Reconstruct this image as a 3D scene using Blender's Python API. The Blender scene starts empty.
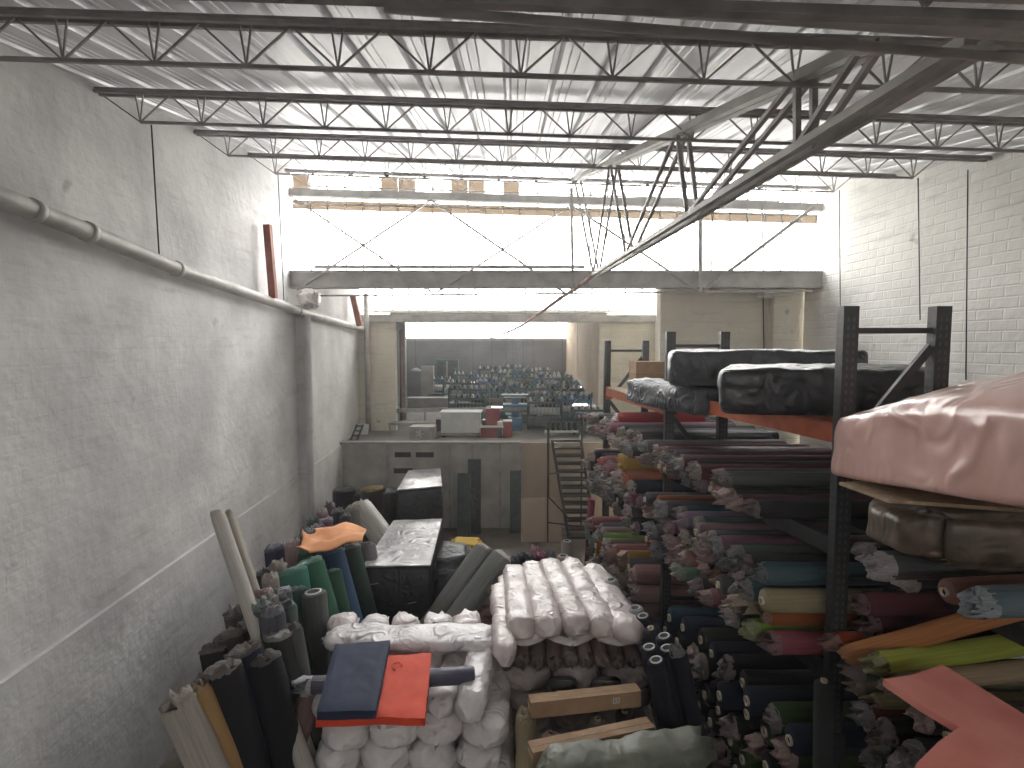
import bpy, math, random
from mathutils import Vector, Matrix, noise
random.seed(7)
PI = math.pi
H = 3.7                                   # eye height of the photographer above the hall floor
F = 560.0
TH = math.atan(38 / 560)
sc = bpy.context.scene
COL = sc.collection
V3 = Vector

def at(px, py, Y):
    """world point seen at a photo pixel, at depth Y"""
    u = (px - 512) / F; v = -(py - 384) / F
    yc = math.cos(TH) + math.sin(TH) * v
    zc = -math.sin(TH) + math.cos(TH) * v
    s = Y / yc
    return V3((u * s, Y, H + zc * s))

def atz(px, py, zrel):
    """world point seen at a photo pixel, on the level zrel metres above the eye"""
    u = (px - 512) / F; v = -(py - 384) / F
    yc = math.cos(TH) + math.sin(TH) * v
    zc = -math.sin(TH) + math.cos(TH) * v
    s = zrel / zc
    return V3((u * s, yc * s, H + zrel))

# ------------------------------------------------------------------ materials
def mat(name, c1, c2=None, rough=.6, metal=0., scale=4., bump=0., bscale=30., coat=0., spec=.5, detail=5., objcol=False,
        alpha=1., wrinkle=0., wscale=6., stretch=None, ramp=(.35, .65)):
    m = bpy.data.materials.new(name); m.use_nodes = True
    nt = m.node_tree; N = nt.nodes; L = nt.links
    b = N['Principled BSDF']
    b.inputs['Roughness'].default_value = rough
    b.inputs['Metallic'].default_value = metal
    b.inputs['Coat Weight'].default_value = coat
    b.inputs['Coat Roughness'].default_value = .2
    b.inputs['Specular IOR Level'].default_value = spec
    geo = N.new('ShaderNodeTexCoord')
    mp = N.new('ShaderNodeMapping'); L.new(geo.outputs['Object'], mp.inputs['Vector'])
    if stretch: mp.inputs['Scale'].default_value = stretch
    n1 = N.new('ShaderNodeTexNoise'); n1.inputs['Scale'].default_value = scale; n1.inputs['Detail'].default_value = detail
    L.new(mp.outputs[0], n1.inputs['Vector'])
    r = N.new('ShaderNodeValToRGB')
    c2 = c2 or c1
    r.color_ramp.elements[0].color = (*c1, 1); r.color_ramp.elements[1].color = (*c2, 1)
    r.color_ramp.elements[0].position = ramp[0]; r.color_ramp.elements[1].position = ramp[1]
    L.new(n1.outputs['Fac'], r.inputs['Fac'])
    out = r.outputs['Color']
    if objcol:
        oi = N.new('ShaderNodeObjectInfo')
        mx = N.new('ShaderNodeMix'); mx.data_type = 'RGBA'; mx.blend_type = 'MULTIPLY'; mx.inputs[0].default_value = 1
        L.new(oi.outputs['Color'], mx.inputs[6]); L.new(out, mx.inputs[7]); out = mx.outputs[2]
    L.new(out, b.inputs['Base Color'])
    prev = None
    if bump:
        n2 = N.new('ShaderNodeTexNoise'); n2.inputs['Scale'].default_value = bscale; n2.inputs['Detail'].default_value = 4
        L.new(mp.outputs[0], n2.inputs['Vector'])
        bp = N.new('ShaderNodeBump'); bp.inputs['Strength'].default_value = bump; bp.inputs['Distance'].default_value = .02
        L.new(n2.outputs['Fac'], bp.inputs['Height']); prev = bp
    if wrinkle:
        n3 = N.new('ShaderNodeTexNoise'); n3.inputs['Scale'].default_value = wscale; n3.inputs['Detail'].default_value = 3
        n3.inputs['Distortion'].default_value = 1.6
        try: n3.noise_type = 'RIDGED_MULTIFRACTAL'
        except Exception: pass
        L.new(mp.outputs[0], n3.inputs['Vector'])
        bp = N.new('ShaderNodeBump'); bp.inputs['Strength'].default_value = wrinkle; bp.inputs['Distance'].default_value = .03
        L.new(n3.outputs['Fac'], bp.inputs['Height'])
        if prev: L.new(prev.outputs[0], bp.inputs['Normal'])
        prev = bp
    if prev: L.new(prev.outputs[0], b.inputs['Normal'])
    return m

def wall_mat(name, c1, c2, axis='Y', brick=.35, bw=.30, bh=.105, dirt=(.30, .29, .28)):
    m = mat(name, c1, c2, rough=.85, scale=1.1, bump=.0, detail=8)
    nt = m.node_tree; N = nt.nodes; L = nt.links; b = N['Principled BSDF']
    g = N.new('ShaderNodeNewGeometry'); s = N.new('ShaderNodeSeparateXYZ'); L.new(g.outputs['Position'], s.inputs[0])
    c = N.new('ShaderNodeCombineXYZ'); L.new(s.outputs[axis], c.inputs[0]); L.new(s.outputs['Z'], c.inputs[1])
    br = N.new('ShaderNodeTexBrick'); L.new(c.outputs[0], br.inputs['Vector'])
    br.inputs['Scale'].default_value = 1; br.inputs['Brick Width'].default_value = bw; br.inputs['Row Height'].default_value = bh
    br.inputs['Mortar Size'].default_value = .012; br.inputs['Mortar Smooth'].default_value = .8
    n = N.new('ShaderNodeTexNoise'); n.inputs['Scale'].default_value = 9; n.inputs['Detail'].default_value = 6
    L.new(g.outputs['Position'], n.inputs['Vector'])
    b1 = N.new('ShaderNodeBump'); b1.invert = True; b1.inputs['Strength'].default_value = brick; b1.inputs['Distance'].default_value = .012
    L.new(br.outputs['Fac'], b1.inputs['Height'])
    b2 = N.new('ShaderNodeBump'); b2.inputs['Strength'].default_value = .28; b2.inputs['Distance'].default_value = .05
    L.new(n.outputs['Fac'], b2.inputs['Height']); L.new(b1.outputs[0], b2.inputs['Normal']); L.new(b2.outputs[0], b.inputs['Normal'])
    # dirt specks and long horizontal streaks
    mp = N.new('ShaderNodeMapping'); mp.inputs['Scale'].default_value = (.7, .7, 5)
    L.new(g.outputs['Position'], mp.inputs['Vector'])
    n2 = N.new('ShaderNodeTexNoise'); n2.inputs['Scale'].default_value = 1.6; n2.inputs['Detail'].default_value = 9; n2.inputs['Roughness'].default_value = .65
    L.new(mp.outputs[0], n2.inputs['Vector'])
    r2 = N.new('ShaderNodeValToRGB'); r2.color_ramp.elements[0].position = .56; r2.color_ramp.elements[1].position = .80
    L.new(n2.outputs['Fac'], r2.inputs['Fac'])
    n4 = N.new('ShaderNodeTexNoise'); n4.inputs['Scale'].default_value = 3.2; n4.inputs['Detail'].default_value = 3
    L.new(g.outputs['Position'], n4.inputs['Vector'])
    r4 = N.new('ShaderNodeValToRGB'); r4.color_ramp.elements[0].position = .70; r4.color_ramp.elements[1].position = .76
    L.new(n4.outputs['Fac'], r4.inputs['Fac'])
    ad = N.new('ShaderNodeMath'); ad.operation = 'MAXIMUM'
    L.new(r2.outputs[0], ad.inputs[0]); L.new(r4.outputs[0], ad.inputs[1])
    mu = N.new('ShaderNodeMath'); mu.operation = 'MULTIPLY'; mu.inputs[1].default_value = .6; L.new(ad.outputs[0], mu.inputs[0])
    mx = N.new('ShaderNodeMix'); mx.data_type = 'RGBA'
    src = b.inputs['Base Color'].links[0].from_socket
    L.new(mu.outputs[0], mx.inputs[0]); L.new(src, mx.inputs[6]); mx.inputs[7].default_value = (*dirt, 1)
    L.new(mx.outputs[2], b.inputs['Base Color'])
    return m

def glow(name, c, s):
    m = bpy.data.materials.new(name); m.use_nodes = True
    b = m.node_tree.nodes['Principled BSDF']
    b.inputs['Base Color'].default_value = (*c, 1)
    b.inputs['Emission Color'].default_value = (*c, 1); b.inputs['Emission Strength'].default_value = s
    return m

def glass_mat(name, tint, mixf):
    m = bpy.data.materials.new(name); m.use_nodes = True
    nt = m.node_tree; N = nt.nodes; L = nt.links
    N.remove(N['Principled BSDF'])
    t = N.new('ShaderNodeBsdfTransparent'); t.inputs[0].default_value = (*tint, 1)
    d = N.new('ShaderNodeBsdfTranslucent'); d.inputs[0].default_value = (.85, .84, .8, 1)
    n = N.new('ShaderNodeTexNoise'); n.inputs['Scale'].default_value = 3; n.inputs['Detail'].default_value = 5
    mr = N.new('ShaderNodeMapRange'); mr.inputs[3].default_value = mixf * .6; mr.inputs[4].default_value = mixf * 1.4
    L.new(n.outputs['Fac'], mr.inputs[0])
    x = N.new('ShaderNodeMixShader'); L.new(mr.outputs[0], x.inputs[0]); L.new(t.outputs[0], x.inputs[1]); L.new(d.outputs[0], x.inputs[2])
    L.new(x.outputs[0], N['Material Output'].inputs['Surface'])
    return m

M = {}
M['wall_l'] = wall_mat('painted_plaster_left', (.50, .495, .50), (.72, .715, .71), 'Y', .07)
M['wall_r'] = wall_mat('painted_brick_right', (.72, .71, .67), (.84, .83, .79), 'Y', .5, .3, .11)
M['cream'] = wall_mat('cream_brick', (.66, .62, .53), (.78, .74, .64), 'X', .4)
M['tan'] = wall_mat('warm_lit_plaster', (.46, .35, .24), (.60, .48, .34), 'Y', .3)  # tan tone stands in for warm light on the far side wall
M['dark_wall'] = wall_mat('dark_painted_wall', (.17, .18, .20), (.24, .25, .28), 'X', .2, dirt=(.08, .08, .09))
M['floor'] = mat('worn_concrete', (.10, .088, .075), (.17, .15, .13), rough=.8, scale=3, bump=.3)
M['mezz'] = mat('far_floor', (.13, .125, .12), (.22, .21, .19), rough=.7, scale=2, bump=.2)
M['galv'] = mat('galvanised_sheet', (.74, .75, .78), (.94, .95, .97), rough=.38, metal=.25, scale=1.2, bump=.08, stretch=(6, .5, 1))
M['outer'] = mat('outer_roof', (.74, .73, .70), (.82, .81, .78), rough=.8)  # whitened so the outer roof bounces daylight up onto the ceiling
M['steel'] = mat('grey_painted_steel', (.30, .29, .28), (.42, .41, .40), rough=.55, metal=.15, scale=9)
M['steel_light'] = mat('dusty_grey_steel', (.33, .32, .31), (.46, .45, .43), rough=.6, metal=.2, scale=5, bump=.1)
M['rack'] = mat('dark_rack_paint', (.018, .02, .024), (.035, .038, .042), rough=.45, scale=15)
M['slot'] = mat('slot_black', (.07, .07, .07), rough=.6)
M['orange'] = mat('orange_beam_paint', (.40, .075, .022), (.52, .12, .04), rough=.5, scale=8)
M['beam_dusty'] = mat('dusty_orange_paint', (.14, .035, .015), (.22, .06, .03), rough=.7, scale=6)
M['cable_dust'] = mat('dusty_cable', (.26, .14, .12), (.50, .38, .36), rough=.8, scale=14)
M['rust'] = mat('red_oxide', (.20, .055, .035), (.28, .09, .06), rough=.7, scale=10)
M['fabric'] = mat('fabric', (.78, .78, .78), (1, 1, 1), rough=.85, scale=9, bump=.5, bscale=60, objcol=True, stretch=(.4, 1, 1))
M['film_end'] = mat('crumpled_film', (.62, .60, .60), (1, 1, 1), rough=.32, scale=14, bump=.7, bscale=25, objcol=True)
M['satin'] = mat('film_wrapped', (.75, .75, .75), (1, 1, 1), rough=.3, scale=6, bump=.25, bscale=20, objcol=True, wrinkle=.35, wscale=5, stretch=(.5, 1, 1))
M['core'] = mat('cardboard_core', (.55, .48, .38), (.68, .60, .50), rough=.9, scale=20)
M['white_core'] = mat('white_core', (.72, .74, .78), rough=.6)
M['hole'] = mat('core_hole', (.03, .028, .025), rough=.9)
M['white_wrap'] = mat('white_film_bundle', (.66, .62, .62), (.86, .83, .83), rough=.32, scale=4, wrinkle=1.0, wscale=7, coat=.3, bump=.3, bscale=18)
M['white_wrap2'] = mat('cream_film_bundle', (.64, .57, .56), (.84, .77, .76), rough=.30, scale=4, wrinkle=1.0, wscale=7, coat=.3, bump=.3, bscale=18)
M['taupe_wrap'] = mat('taupe_film_bundle', (.33, .29, .28), (.50, .44, .42), rough=.4, scale=5, wrinkle=.5, wscale=6)
M['black_film'] = mat('black_film', (.010, .012, .016), (.026, .030, .038), rough=.38, scale=5, wrinkle=.9, wscale=6, bump=.3, bscale=12)
M['black_film2'] = mat('slate_film', (.035, .040, .050), (.075, .083, .10), rough=.40, scale=5, wrinkle=1.0, wscale=7, bump=.3, bscale=12)
M['silver_film'] = mat('clear_film_over_grey', (.30, .30, .33), (.52, .51, .52), rough=.22, scale=3, wrinkle=.7, wscale=4, coat=.4)
M['pink_film'] = mat('clear_film_over_pink', (.62, .36, .31), (.78, .52, .46), rough=.28, scale=2.2, wrinkle=1.0, wscale=4, coat=.7, ramp=(.3, .7))
M['tan_film'] = mat('clear_film_over_straw', (.05, .038, .028), (.20, .15, .11), rough=.4, scale=6, wrinkle=.8, wscale=6)
M['board'] = mat('chipboard', (.33, .24, .15), (.46, .35, .23), rough=.85, scale=22)
M['carton'] = mat('kraft_carton', (.33, .21, .12), (.42, .28, .17), rough=.8, scale=6)
M['foam'] = mat('coral_foam', (.62, .21, .17), (.70, .27, .22), rough=.9, scale=5, bump=.1)
M['olive_wrap'] = mat('grey_green_film', (.13, .14, .115), (.20, .21, .175), rough=.5, scale=5, wrinkle=.6, wscale=6)
M['navy_cloth'] = mat('navy_cloth', (.010, .020, .055), (.016, .030, .075), rough=.75, scale=9, wrinkle=.25, wscale=4, bump=.3, bscale=150)
M['red_cloth'] = mat('red_cloth', (.66, .055, .02), (.76, .08, .03), rough=.7, scale=6, wrinkle=.3, wscale=4, bump=.3, bscale=150)
M['peach_cloth'] = mat('peach_cloth', (.70, .30, .13), (.82, .40, .20), rough=.8, scale=4, wrinkle=.3, wscale=4)
M['yellow_cloth'] = mat('yellow_cloth', (.55, .36, .04), (.66, .46, .07), rough=.8, scale=5)
M['partition'] = mat('grey_board', (.36, .35, .33), (.52, .51, .49), rough=.8, scale=2.5, bump=.15)
M['ply'] = mat('plywood', (.40, .33, .26), (.50, .42, .34), rough=.8, scale=2, stretch=(1, 1, .3))
M['teal'] = mat('teal_machine_paint', (.05, .12, .12), (.10, .20, .19), rough=.5, scale=7)
M['blue'] = mat('blue_machine_paint', (.06, .15, .30), (.11, .25, .42), rough=.5, scale=7)
M['white_paint'] = mat('white_enamel', (.60, .64, .64), (.72, .75, .74), rough=.5, scale=5)
M['red_paint'] = mat('red_enamel', (.20, .03, .04), (.26, .05, .06), rough=.5, scale=5)
M['dark_metal'] = mat('dark_iron', (.03, .03, .03), (.06, .06, .06), rough=.5, metal=.4, scale=8)
M['machine_dark'] = mat('dark_machine_paint', (.045, .065, .07), (.09, .12, .12), rough=.5, scale=8)
M['tube'] = glow('lit_tube', (.95, 1, 1), 14)
M['bulb'] = glow('lit_bulb', (1, .95, .9), 16)
M['warm_bulb'] = glow('warm_lit_bulb', (1, .5, .16), 12)
M['glass'] = glass_mat('dusty_glass', (.97, .97, .96), .10)
M['pane_peach'] = glass_mat('sooty_pane', (.10, .075, .05), .12)
M['plinth'] = wall_mat('painted_lower_wall', (.42, .42, .43), (.60, .60, .60), 'Y', .06)

# ------------------------------------------------------------------ mesh helpers
class MB:
    def __init__(s): s.v = []; s.f = []; s.m = []; s.sm = []
    def add(s, vs, fs, mi=0, smooth=False):
        o = len(s.v); s.v += [tuple(v) for v in vs]
        for f in fs: s.f.append([i + o for i in f]); s.m.append(mi); s.sm.append(smooth)
    def hexa(s, p, mi=0):
        """8 points: 4 bottom, 4 top (same winding)"""
        s.add(p, [(0, 3, 2, 1), (4, 5, 6, 7), (0, 1, 5, 4), (1, 2, 6, 5), (2, 3, 7, 6), (3, 0, 4, 7)], mi)
    def box(s, x0, x1, y0, y1, z0, z1, mi=0):
        s.hexa([(x0, y0, z0), (x1, y0, z0), (x1, y1, z0), (x0, y1, z0), (x0, y0, z1), (x1, y0, z1), (x1, y1, z1), (x0, y1, z1)], mi)
    def bar(s, a, b, w, h=None, mi=0, up=(0, 0, 1)):
        a = V3(a); b = V3(b); h = h or w
        d = (b - a).normalized(); u = V3(up)
        if abs(d.dot(u)) > .97: u = V3((0, 1, 0))
        r = d.cross(u).normalized() * w / 2; u = r.cross(d).normalized() * h / 2
        s.hexa([a - r - u, a + r - u, b + r - u, b - r - u, a - r + u, a + r + u, b + r + u, b - r + u], mi)
    def tube(s, pts, r, n=8, mi=0, cap=True, smooth=True):
        pts = [V3(p) for p in pts]; rs = r if isinstance(r, (list, tuple)) else [r] * len(pts)
        vs = []; fs = []
        ref = None
        for i, p in enumerate(pts):
            d = (pts[min(i + 1, len(pts) - 1)] - pts[max(i - 1, 0)]).normalized()
            u = V3((0, 0, 1)) if abs(d.z) < .9 else V3((0, 1, 0))
            a = d.cross(u).normalized(); b = a.cross(d)
            if ref is not None and a.dot(ref) < 0: pass
            for k in range(n):
                t = 2 * PI * k / n
                vs.append(p + a * math.cos(t) * rs[i] + b * math.sin(t) * rs[i])
        for i in range(len(pts) - 1):
            for k in range(n):
                k2 = (k + 1) % n
                fs.append((i * n + k, i * n + k2, (i + 1) * n + k2, (i + 1) * n + k))
        s.add(vs, fs, mi, smooth)
        if cap:
            o = len(s.v) - len(vs); e = (len(pts) - 1) * n
            s.f.append([o + k for k in range(n)][::-1]); s.m.append(mi); s.sm.append(False)
            s.f.append([o + e + k for k in range(n)]); s.m.append(mi); s.sm.append(False)
    def mesh(s, name, mats):
        me = bpy.data.meshes.new(name); me.from_pydata(s.v, [], s.f)
        for m in (mats if isinstance(mats, (list, tuple)) else [mats]): me.materials.append(m)
        me.polygons.foreach_set('material_index', s.m); me.polygons.foreach_set('use_smooth', s.sm)
        me.update()
        import bmesh
        bm = bmesh.new(); bm.from_mesh(me); bmesh.ops.recalc_face_normals(bm, faces=bm.faces); bm.to_mesh(me); bm.free()
        return me
    def build(s, name, mats, parent=None, color=None):
        return put(name, s.mesh(name, mats), parent, color)

def put(name, me, parent=None, color=None):
    o = bpy.data.objects.new(name, me); COL.objects.link(o)
    if parent is not None:
        o.parent = parent
        o.matrix_parent_inverse = parent.matrix_basis.inverted()
    if color: o.color = (*color, 1)
    return o

def tag(o, label=None, cat=None, group=None, kind=None):
    if label: o['label'] = label
    if cat: o['category'] = cat
    if group: o['group'] = group
    if kind: o['kind'] = kind
    return o

def empty(name, loc, label, cat, group=None):
    o = bpy.data.objects.new(name, None); COL.objects.link(o); o.location = loc
    o.empty_display_size = .1
    return tag(o, label, cat, group)

def struct(name, mb, mats):
    o = mb.build(name, mats); o['kind'] = 'structure'; return o

def box_part(name, m, parent, *dims):
    b = MB(); b.box(*dims); return b.build(name, m, parent)

def soft_block(quad, z0, z1, n=(16, 10, 8), rnd=.12, amp=.02, freq=2.5, dome=0., seed=0, tilt=None):
    """rounded, lumpy wrapped block over a ground quad (4 xy points, counterclockwise from near-left)"""
    mb = MB(); q = [V3((p[0], p[1], 0)) for p in quad]
    nx, ny, nz = n
    def P(u, v, w):
        # rounding: pull the corners in
        e = []
        for t in (u, v, w): e.append(2 * t - 1)
        ax = [abs(t) for t in e]
        k = 6
        def pr(a, b): return (1 - (rnd) * (max(0, a - .0) ** k) * (max(0, b) ** k))
        s0 = pr(ax[1], ax[2]) * 1; s1 = pr(ax[0], ax[2]); s2 = pr(ax[0], ax[1])
        cu = .5 + e[0] * .5 * pr(ax[0] * ax[1], 1) * pr(ax[0] * ax[2], 1)
        cv = .5 + e[1] * .5 * pr(ax[0] * ax[1], 1) * pr(ax[1] * ax[2], 1)
        cw = .5 + e[2] * .5 * pr(ax[0] * ax[2], 1) * pr(ax[1] * ax[2], 1)
        p = (q[0] * (1 - cu) + q[1] * cu) * (1 - cv) + (q[3] * (1 - cu) + q[2] * cu) * cv
        z = z0 + (z1 - z0) * cw
        if dome: z += dome * cw * (max(0, math.sin(PI * min(1, max(0, cu)))) * max(0, math.sin(PI * min(1, max(0, cv))))) ** .5
        if tilt: z += tilt(p.x, p.y)
        p = V3((p.x, p.y, z))
        nv = noise.noise_vector((p + V3((seed * 3.7, seed, 0))) * freq) * amp
        nv += noise.noise_vector((p + V3((seed * 3.7, seed, 5))) * freq * 3.1) * amp * .45
        if w == 0: nv.z = abs(nv.z) * .2
        return p + nv
    def face(f, a, b):
        vs = [f(i / a, j / b) for j in range(b + 1) for i in range(a + 1)]
        fs = [(j * (a + 1) + i, j * (a + 1) + i + 1, (j + 1) * (a + 1) + i + 1, (j + 1) * (a + 1) + i) for j in range(b) for i in range(a)]
        mb.add(vs, fs, 0, True)
    face(lambda u, v: P(u, v, 1), nx, ny); face(lambda u, v: P(u, v, 0), nx, ny)
    face(lambda u, w: P(u, 0, w), nx, nz); face(lambda u, w: P(u, 1, w), nx, nz)
    face(lambda v, w: P(0, v, w), ny, nz); face(lambda v, w: P(1, v, w), ny, nz)
    import bmesh
    return mb
def weld(me, d=.0004):
    import bmesh
    bm = bmesh.new(); bm.from_mesh(me); bmesh.ops.remove_doubles(bm, verts=bm.verts, dist=d)
    bmesh.ops.recalc_face_normals(bm, faces=bm.faces); bm.to_mesh(me); bm.free(); return me

# ------------------------------------------------------------------ the hall
def XL(y): return -2.9 - .05 * y
def XR(y): return 5.2 - .065 * y
def RZ(x, y): return H + 1.128 - .032 * x + .161 * y          # underside of the first roof
YC = 8.62                                                       # clerestory plane
Z_SILL0, Z_SILL1 = H + .89, H + 1.12

def wallstrip(name, pts, x_of, thick, m):
    """wall in the Y-Z plane: outline (y, z), inner face at x_of(y)"""
    mb = MB(); n = len(pts)
    a = [(x_of(y), y, z) for y, z in pts]; b = [(x_of(y) + thick, y, z) for y, z in pts]
    mb.add(a + b, [tuple(range(n)), tuple(range(2 * n - 1, n - 1, -1))] + [(i, (i + 1) % n, n + (i + 1) % n, n + i) for i in range(n)])
    return struct(name, mb, m)

HAZE = .0055; YB = -5.0; REAR0 = 4.42
wallstrip('wall_left', [(YB, 0), (13.2, 0), (13.2, H + 1.5), (YC, H + 1.15), (YC, RZ(-3.3, YC) + .1), (0, RZ(-3, 0) + .1), (YB, H + 1.2)], XL, -.3, M['wall_l'])
wallstrip('wall_right', [(YB, 0), (YC + .3, 0), (YC + .3, H + 1.1), (YC, H + 1.15), (YC, RZ(4.6, YC) + .1), (0, RZ(5.2, 0) + .1), (YB, H + 1.2)], XR, .3, M['wall_r'])
mb = MB(); mb.box(-4.5, 6.2, YB, 11.3, -.2, 0); struct('floor', mb, M['floor'])
# wall facing us to the right of the passage
YF = 8.95
xo = at(660, 350, YF).x
mb = MB(); mb.box(xo, XR(YF) + .1, YF, YF + .25, 0, H + 1.1); struct('wall_back', mb, M['cream'])
# side wall of the middle hall
mb = MB(); mb.box(3.3, 3.55, YF + .25, 13, 0, H + 1.4); struct('wall_middle_right', mb, M['cream'])
# back of our own hall: wall with an unseen opening added for fill daylight
mb = MB()
mb.box(XL(YB) - .3, XR(YB) + .3, YB - .25, YB, 0, REAR0)
mb.box(XL(YB) - .3, XR(YB) + .3, YB - .25, YB, 4.75, 5.0)
mb.box(XL(YB) - .3, XL(YB) + .5, YB - .25, YB, REAR0, 4.75); mb.box(XR(YB) - .5, XR(YB) + .3, YB - .25, YB, REAR0, 4.75)
struct('wall_front', mb, M['wall_r'])

# corrugated roof sheets
def corrugated(name, x0, x1, y0, y1, zf, pitch=.3, depth=.045):
    mb = MB(); xs = []
    x = x0
    prof = [(0, 0), (.30, 0), (.36, -1), (.44, -1), (.50, 0), (.62, 0), (.64, -.2), (.66, 0), (.80, 0), (.82, -.2), (.84, 0)]
    while x < x1:
        for t, d in prof: xs.append((x + t * pitch, d * depth))
        x += pitch
    xs.append((x, 0))
    ys = [y0 + (y1 - y0) * k / 6 for k in range(7)]
    vs = []; fs = []
    n = len(xs)
    for y in ys:
        for xx, d in xs: vs.append((xx, y, zf(xx, y) - d))
    for j in range(6):
        for i in range(n - 1): fs.append((j * n + i, j * n + i + 1, (j + 1) * n + i + 1, (j + 1) * n + i))
    mb.add(vs, fs)
    me = mb.mesh(name, M['galv']); return me
me = corrugated('ceiling', -3.75, 5.6, -.6, YC, lambda x, y: RZ(x, y) + .03)
o = put('ceiling', me); o['kind'] = 'structure'
me = corrugated('ceiling_behind', -3.3, 5.6, YB - .2, -.6, lambda x, y: H + 1.25 + .0 * y)
o = put('ceiling_behind', me); o['kind'] = 'structure'
mb = MB(); mb.box(-3.2, 5.5, -.68, -.6, H + .9, H + 1.3); struct('trim_1', mb, M['steel'])
# roofs of the halls beyond
mb = MB()
mb.hexa([(-4.3, YC, H + 1.05), (5.2, YC, H + 1.05), (5.2, 13.1, H + 1.5), (-4.3, 13.1, H + 1.5),
         (-4.3, YC, H + 1.12), (5.2, YC, H + 1.12), (5.2, 13.1, H + 1.57), (-4.3, 13.1, H + 1.57)])
struct('ceiling_middle', mb, M['outer'])
mb = MB()
mb.hexa([(-4.8, 13.05, H + .78), (2.6, 13.05, H + .78), (2.6, 21.2, H + 1.1), (-4.8, 21.2, H + 1.1),
         (-4.8, 13.05, H + .84), (2.6, 13.05, H + .84), (2.6, 21.2, H + 1.16), (-4.8, 21.2, H + 1.16)])
struct('ceiling_far', mb, M['outer'])

# walls of the far hall
ZM = H - 1.98                                                   # raised floor beyond the partition
DP = 11.2
mb = MB(); mb.box(-4.9, 3.6, DP + .06, 21.4, ZM - .25, ZM); struct('floor_far', mb, M['mezz'])
YG = 13.0
xa = at(395, 350, YG).x; xb = at(600, 350, YG).x
mb = MB(); mb.box(XL(YG) - .1, xa, YG, YG + .2, ZM, H + .56); struct('wall_far_left', mb, M['cream'])
mb = MB(); mb.box(xb, 3.5, YG, YG + .2, ZM, H + .56); struct('wall_far_right', mb, M['cream'])
YE = 21.0
x405 = at(405, 370, YE).x; x566 = at(566, 370, YE).x
mb = MB(); mb.hexa([(xa - .15, YG + .2, ZM), (xa, YG + .2, ZM), (x405 - .1, YE, ZM), (x405 - .3, YE, ZM),
                    (xa - .15, YG + .2, H + .78), (xa, YG + .2, H + .78), (x405 - .1, YE, H + 1.0), (x405 - .3, YE, H + 1.0)])
struct('wall_far_side_left', mb, M['dark_wall'])
mb = MB(); mb.hexa([(xb, YG + .2, ZM), (xb + .2, YG + .2, ZM), (x566 + .3, YE, ZM), (x566 + .0, YE, ZM),
                    (xb, YG + .2, H + .78), (xb + .2, YG + .2, H + .78), (x566 + .3, YE, H + 1.0), (x566, YE, H + 1.0)])
struct('wall_far_side_right', mb, M['tan'])
mb = MB(); mb.box(x405 - .4, x566 + .3, YE, YE + .2, ZM, H + .27); struct('wall_far_end', mb, M['dark_wall'])

# ---- clerestory windows
def muntins(name, x0, x1, y, zlo, zhi, nx, rows, w=.02, mats='steel_light'):
    """glazing grid; zlo, zhi are functions of x"""
    mb = MB()
    for i in range(nx + 1):
        x = x0 + (x1 - x0) * i / nx
        mb.box(x - w / 2, x + w / 2, y - .02, y + .02, zlo(x), zhi(x))
    for t in rows:
        a = (x0, y, zlo(x0) + (zhi(x0) - zlo(x0)) * t); b = (x1, y, zlo(x1) + (zhi(x1) - zlo(x1)) * t)
        mb.bar(a, b, .035, w)
    o = mb.build(name, M[mats]); o['kind'] = 'structure'; return o
def pane(x0, x1, y, zlo, zhi, parent, m='glass', name='window_pane'):
    mb = MB(); mb.hexa([(x0, y - .003, zlo(x0)), (x1, y - .003, zlo(x1)), (x1, y + .003, zlo(x1)), (x0, y + .003, zlo(x0)),
                        (x0, y - .003, zhi(x0)), (x1, y - .003, zhi(x1)), (x1, y + .003, zhi(x1)), (x0, y + .003, zhi(x0))])
    return mb.build(name, M[m], parent)
xl, xr = XL(YC), XR(YC)
zt = lambda x: RZ(x, YC) - .02
zb = lambda x: H + 2.30 - .028 * (x + 3.3)                     # transom beam
z1 = lambda x: Z_SILL1
w = muntins('window_1', xl, xr, YC + .05, z1, zt, 30, (.02, .70, .82), .018, 'steel')
pane(xl, xr, YC + .065, z1, lambda x: zb(x) - .22, w)
pane(xl, xr, YC + .065, lambda x: zb(x) - .22, lambda x: zb(x) - .08, w, 'pane_peach')
NX = 30
for i in range(NX):
    a = xl + (xr - xl) * i / NX; b = xl + (xr - xl) * (i + 1) / NX
    dirty = i in (5, 6, 9, 10, 12) or i == 0
    pane(a + .012, b - .012, YC + .065, lambda x: zb(x) + .06, zt, w, 'pane_peach' if dirty else 'glass')
mb = MB(); mb.hexa([(xl, YC - .10, zb(xl) - .06), (xr, YC - .10, zb(xr) - .06), (xr, YC + .02, zb(xr) - .06), (xl, YC + .02, zb(xl) - .06),
                    (xl, YC - .10, zb(xl) + .05), (xr, YC - .10, zb(xr) + .05), (xr, YC + .02, zb(xr) + .05), (xl, YC + .02, zb(xl) + .05)])
struct('trim_2', mb, M['steel_light'])
mb = MB(); mb.box(xl, xr, YC - .14, YC + .04, Z_SILL0, Z_SILL1 - .02)
mb.box(xl, xr, YC - .18, YC + .04, Z_SILL1 - .03, Z_SILL1); mb.box(xl, xr, YC - .18, YC + .04, Z_SILL0 - .02, Z_SILL0 + .01)
struct('trim_3', mb, M['steel_light'])
mb = MB(); mb.bar((xl + .35, YC - .06, Z_SILL1 + .07), (1.1, YC - .06, Z_SILL1 + .07), .06, .05); struct('trim_4', mb, M['steel'])
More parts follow.
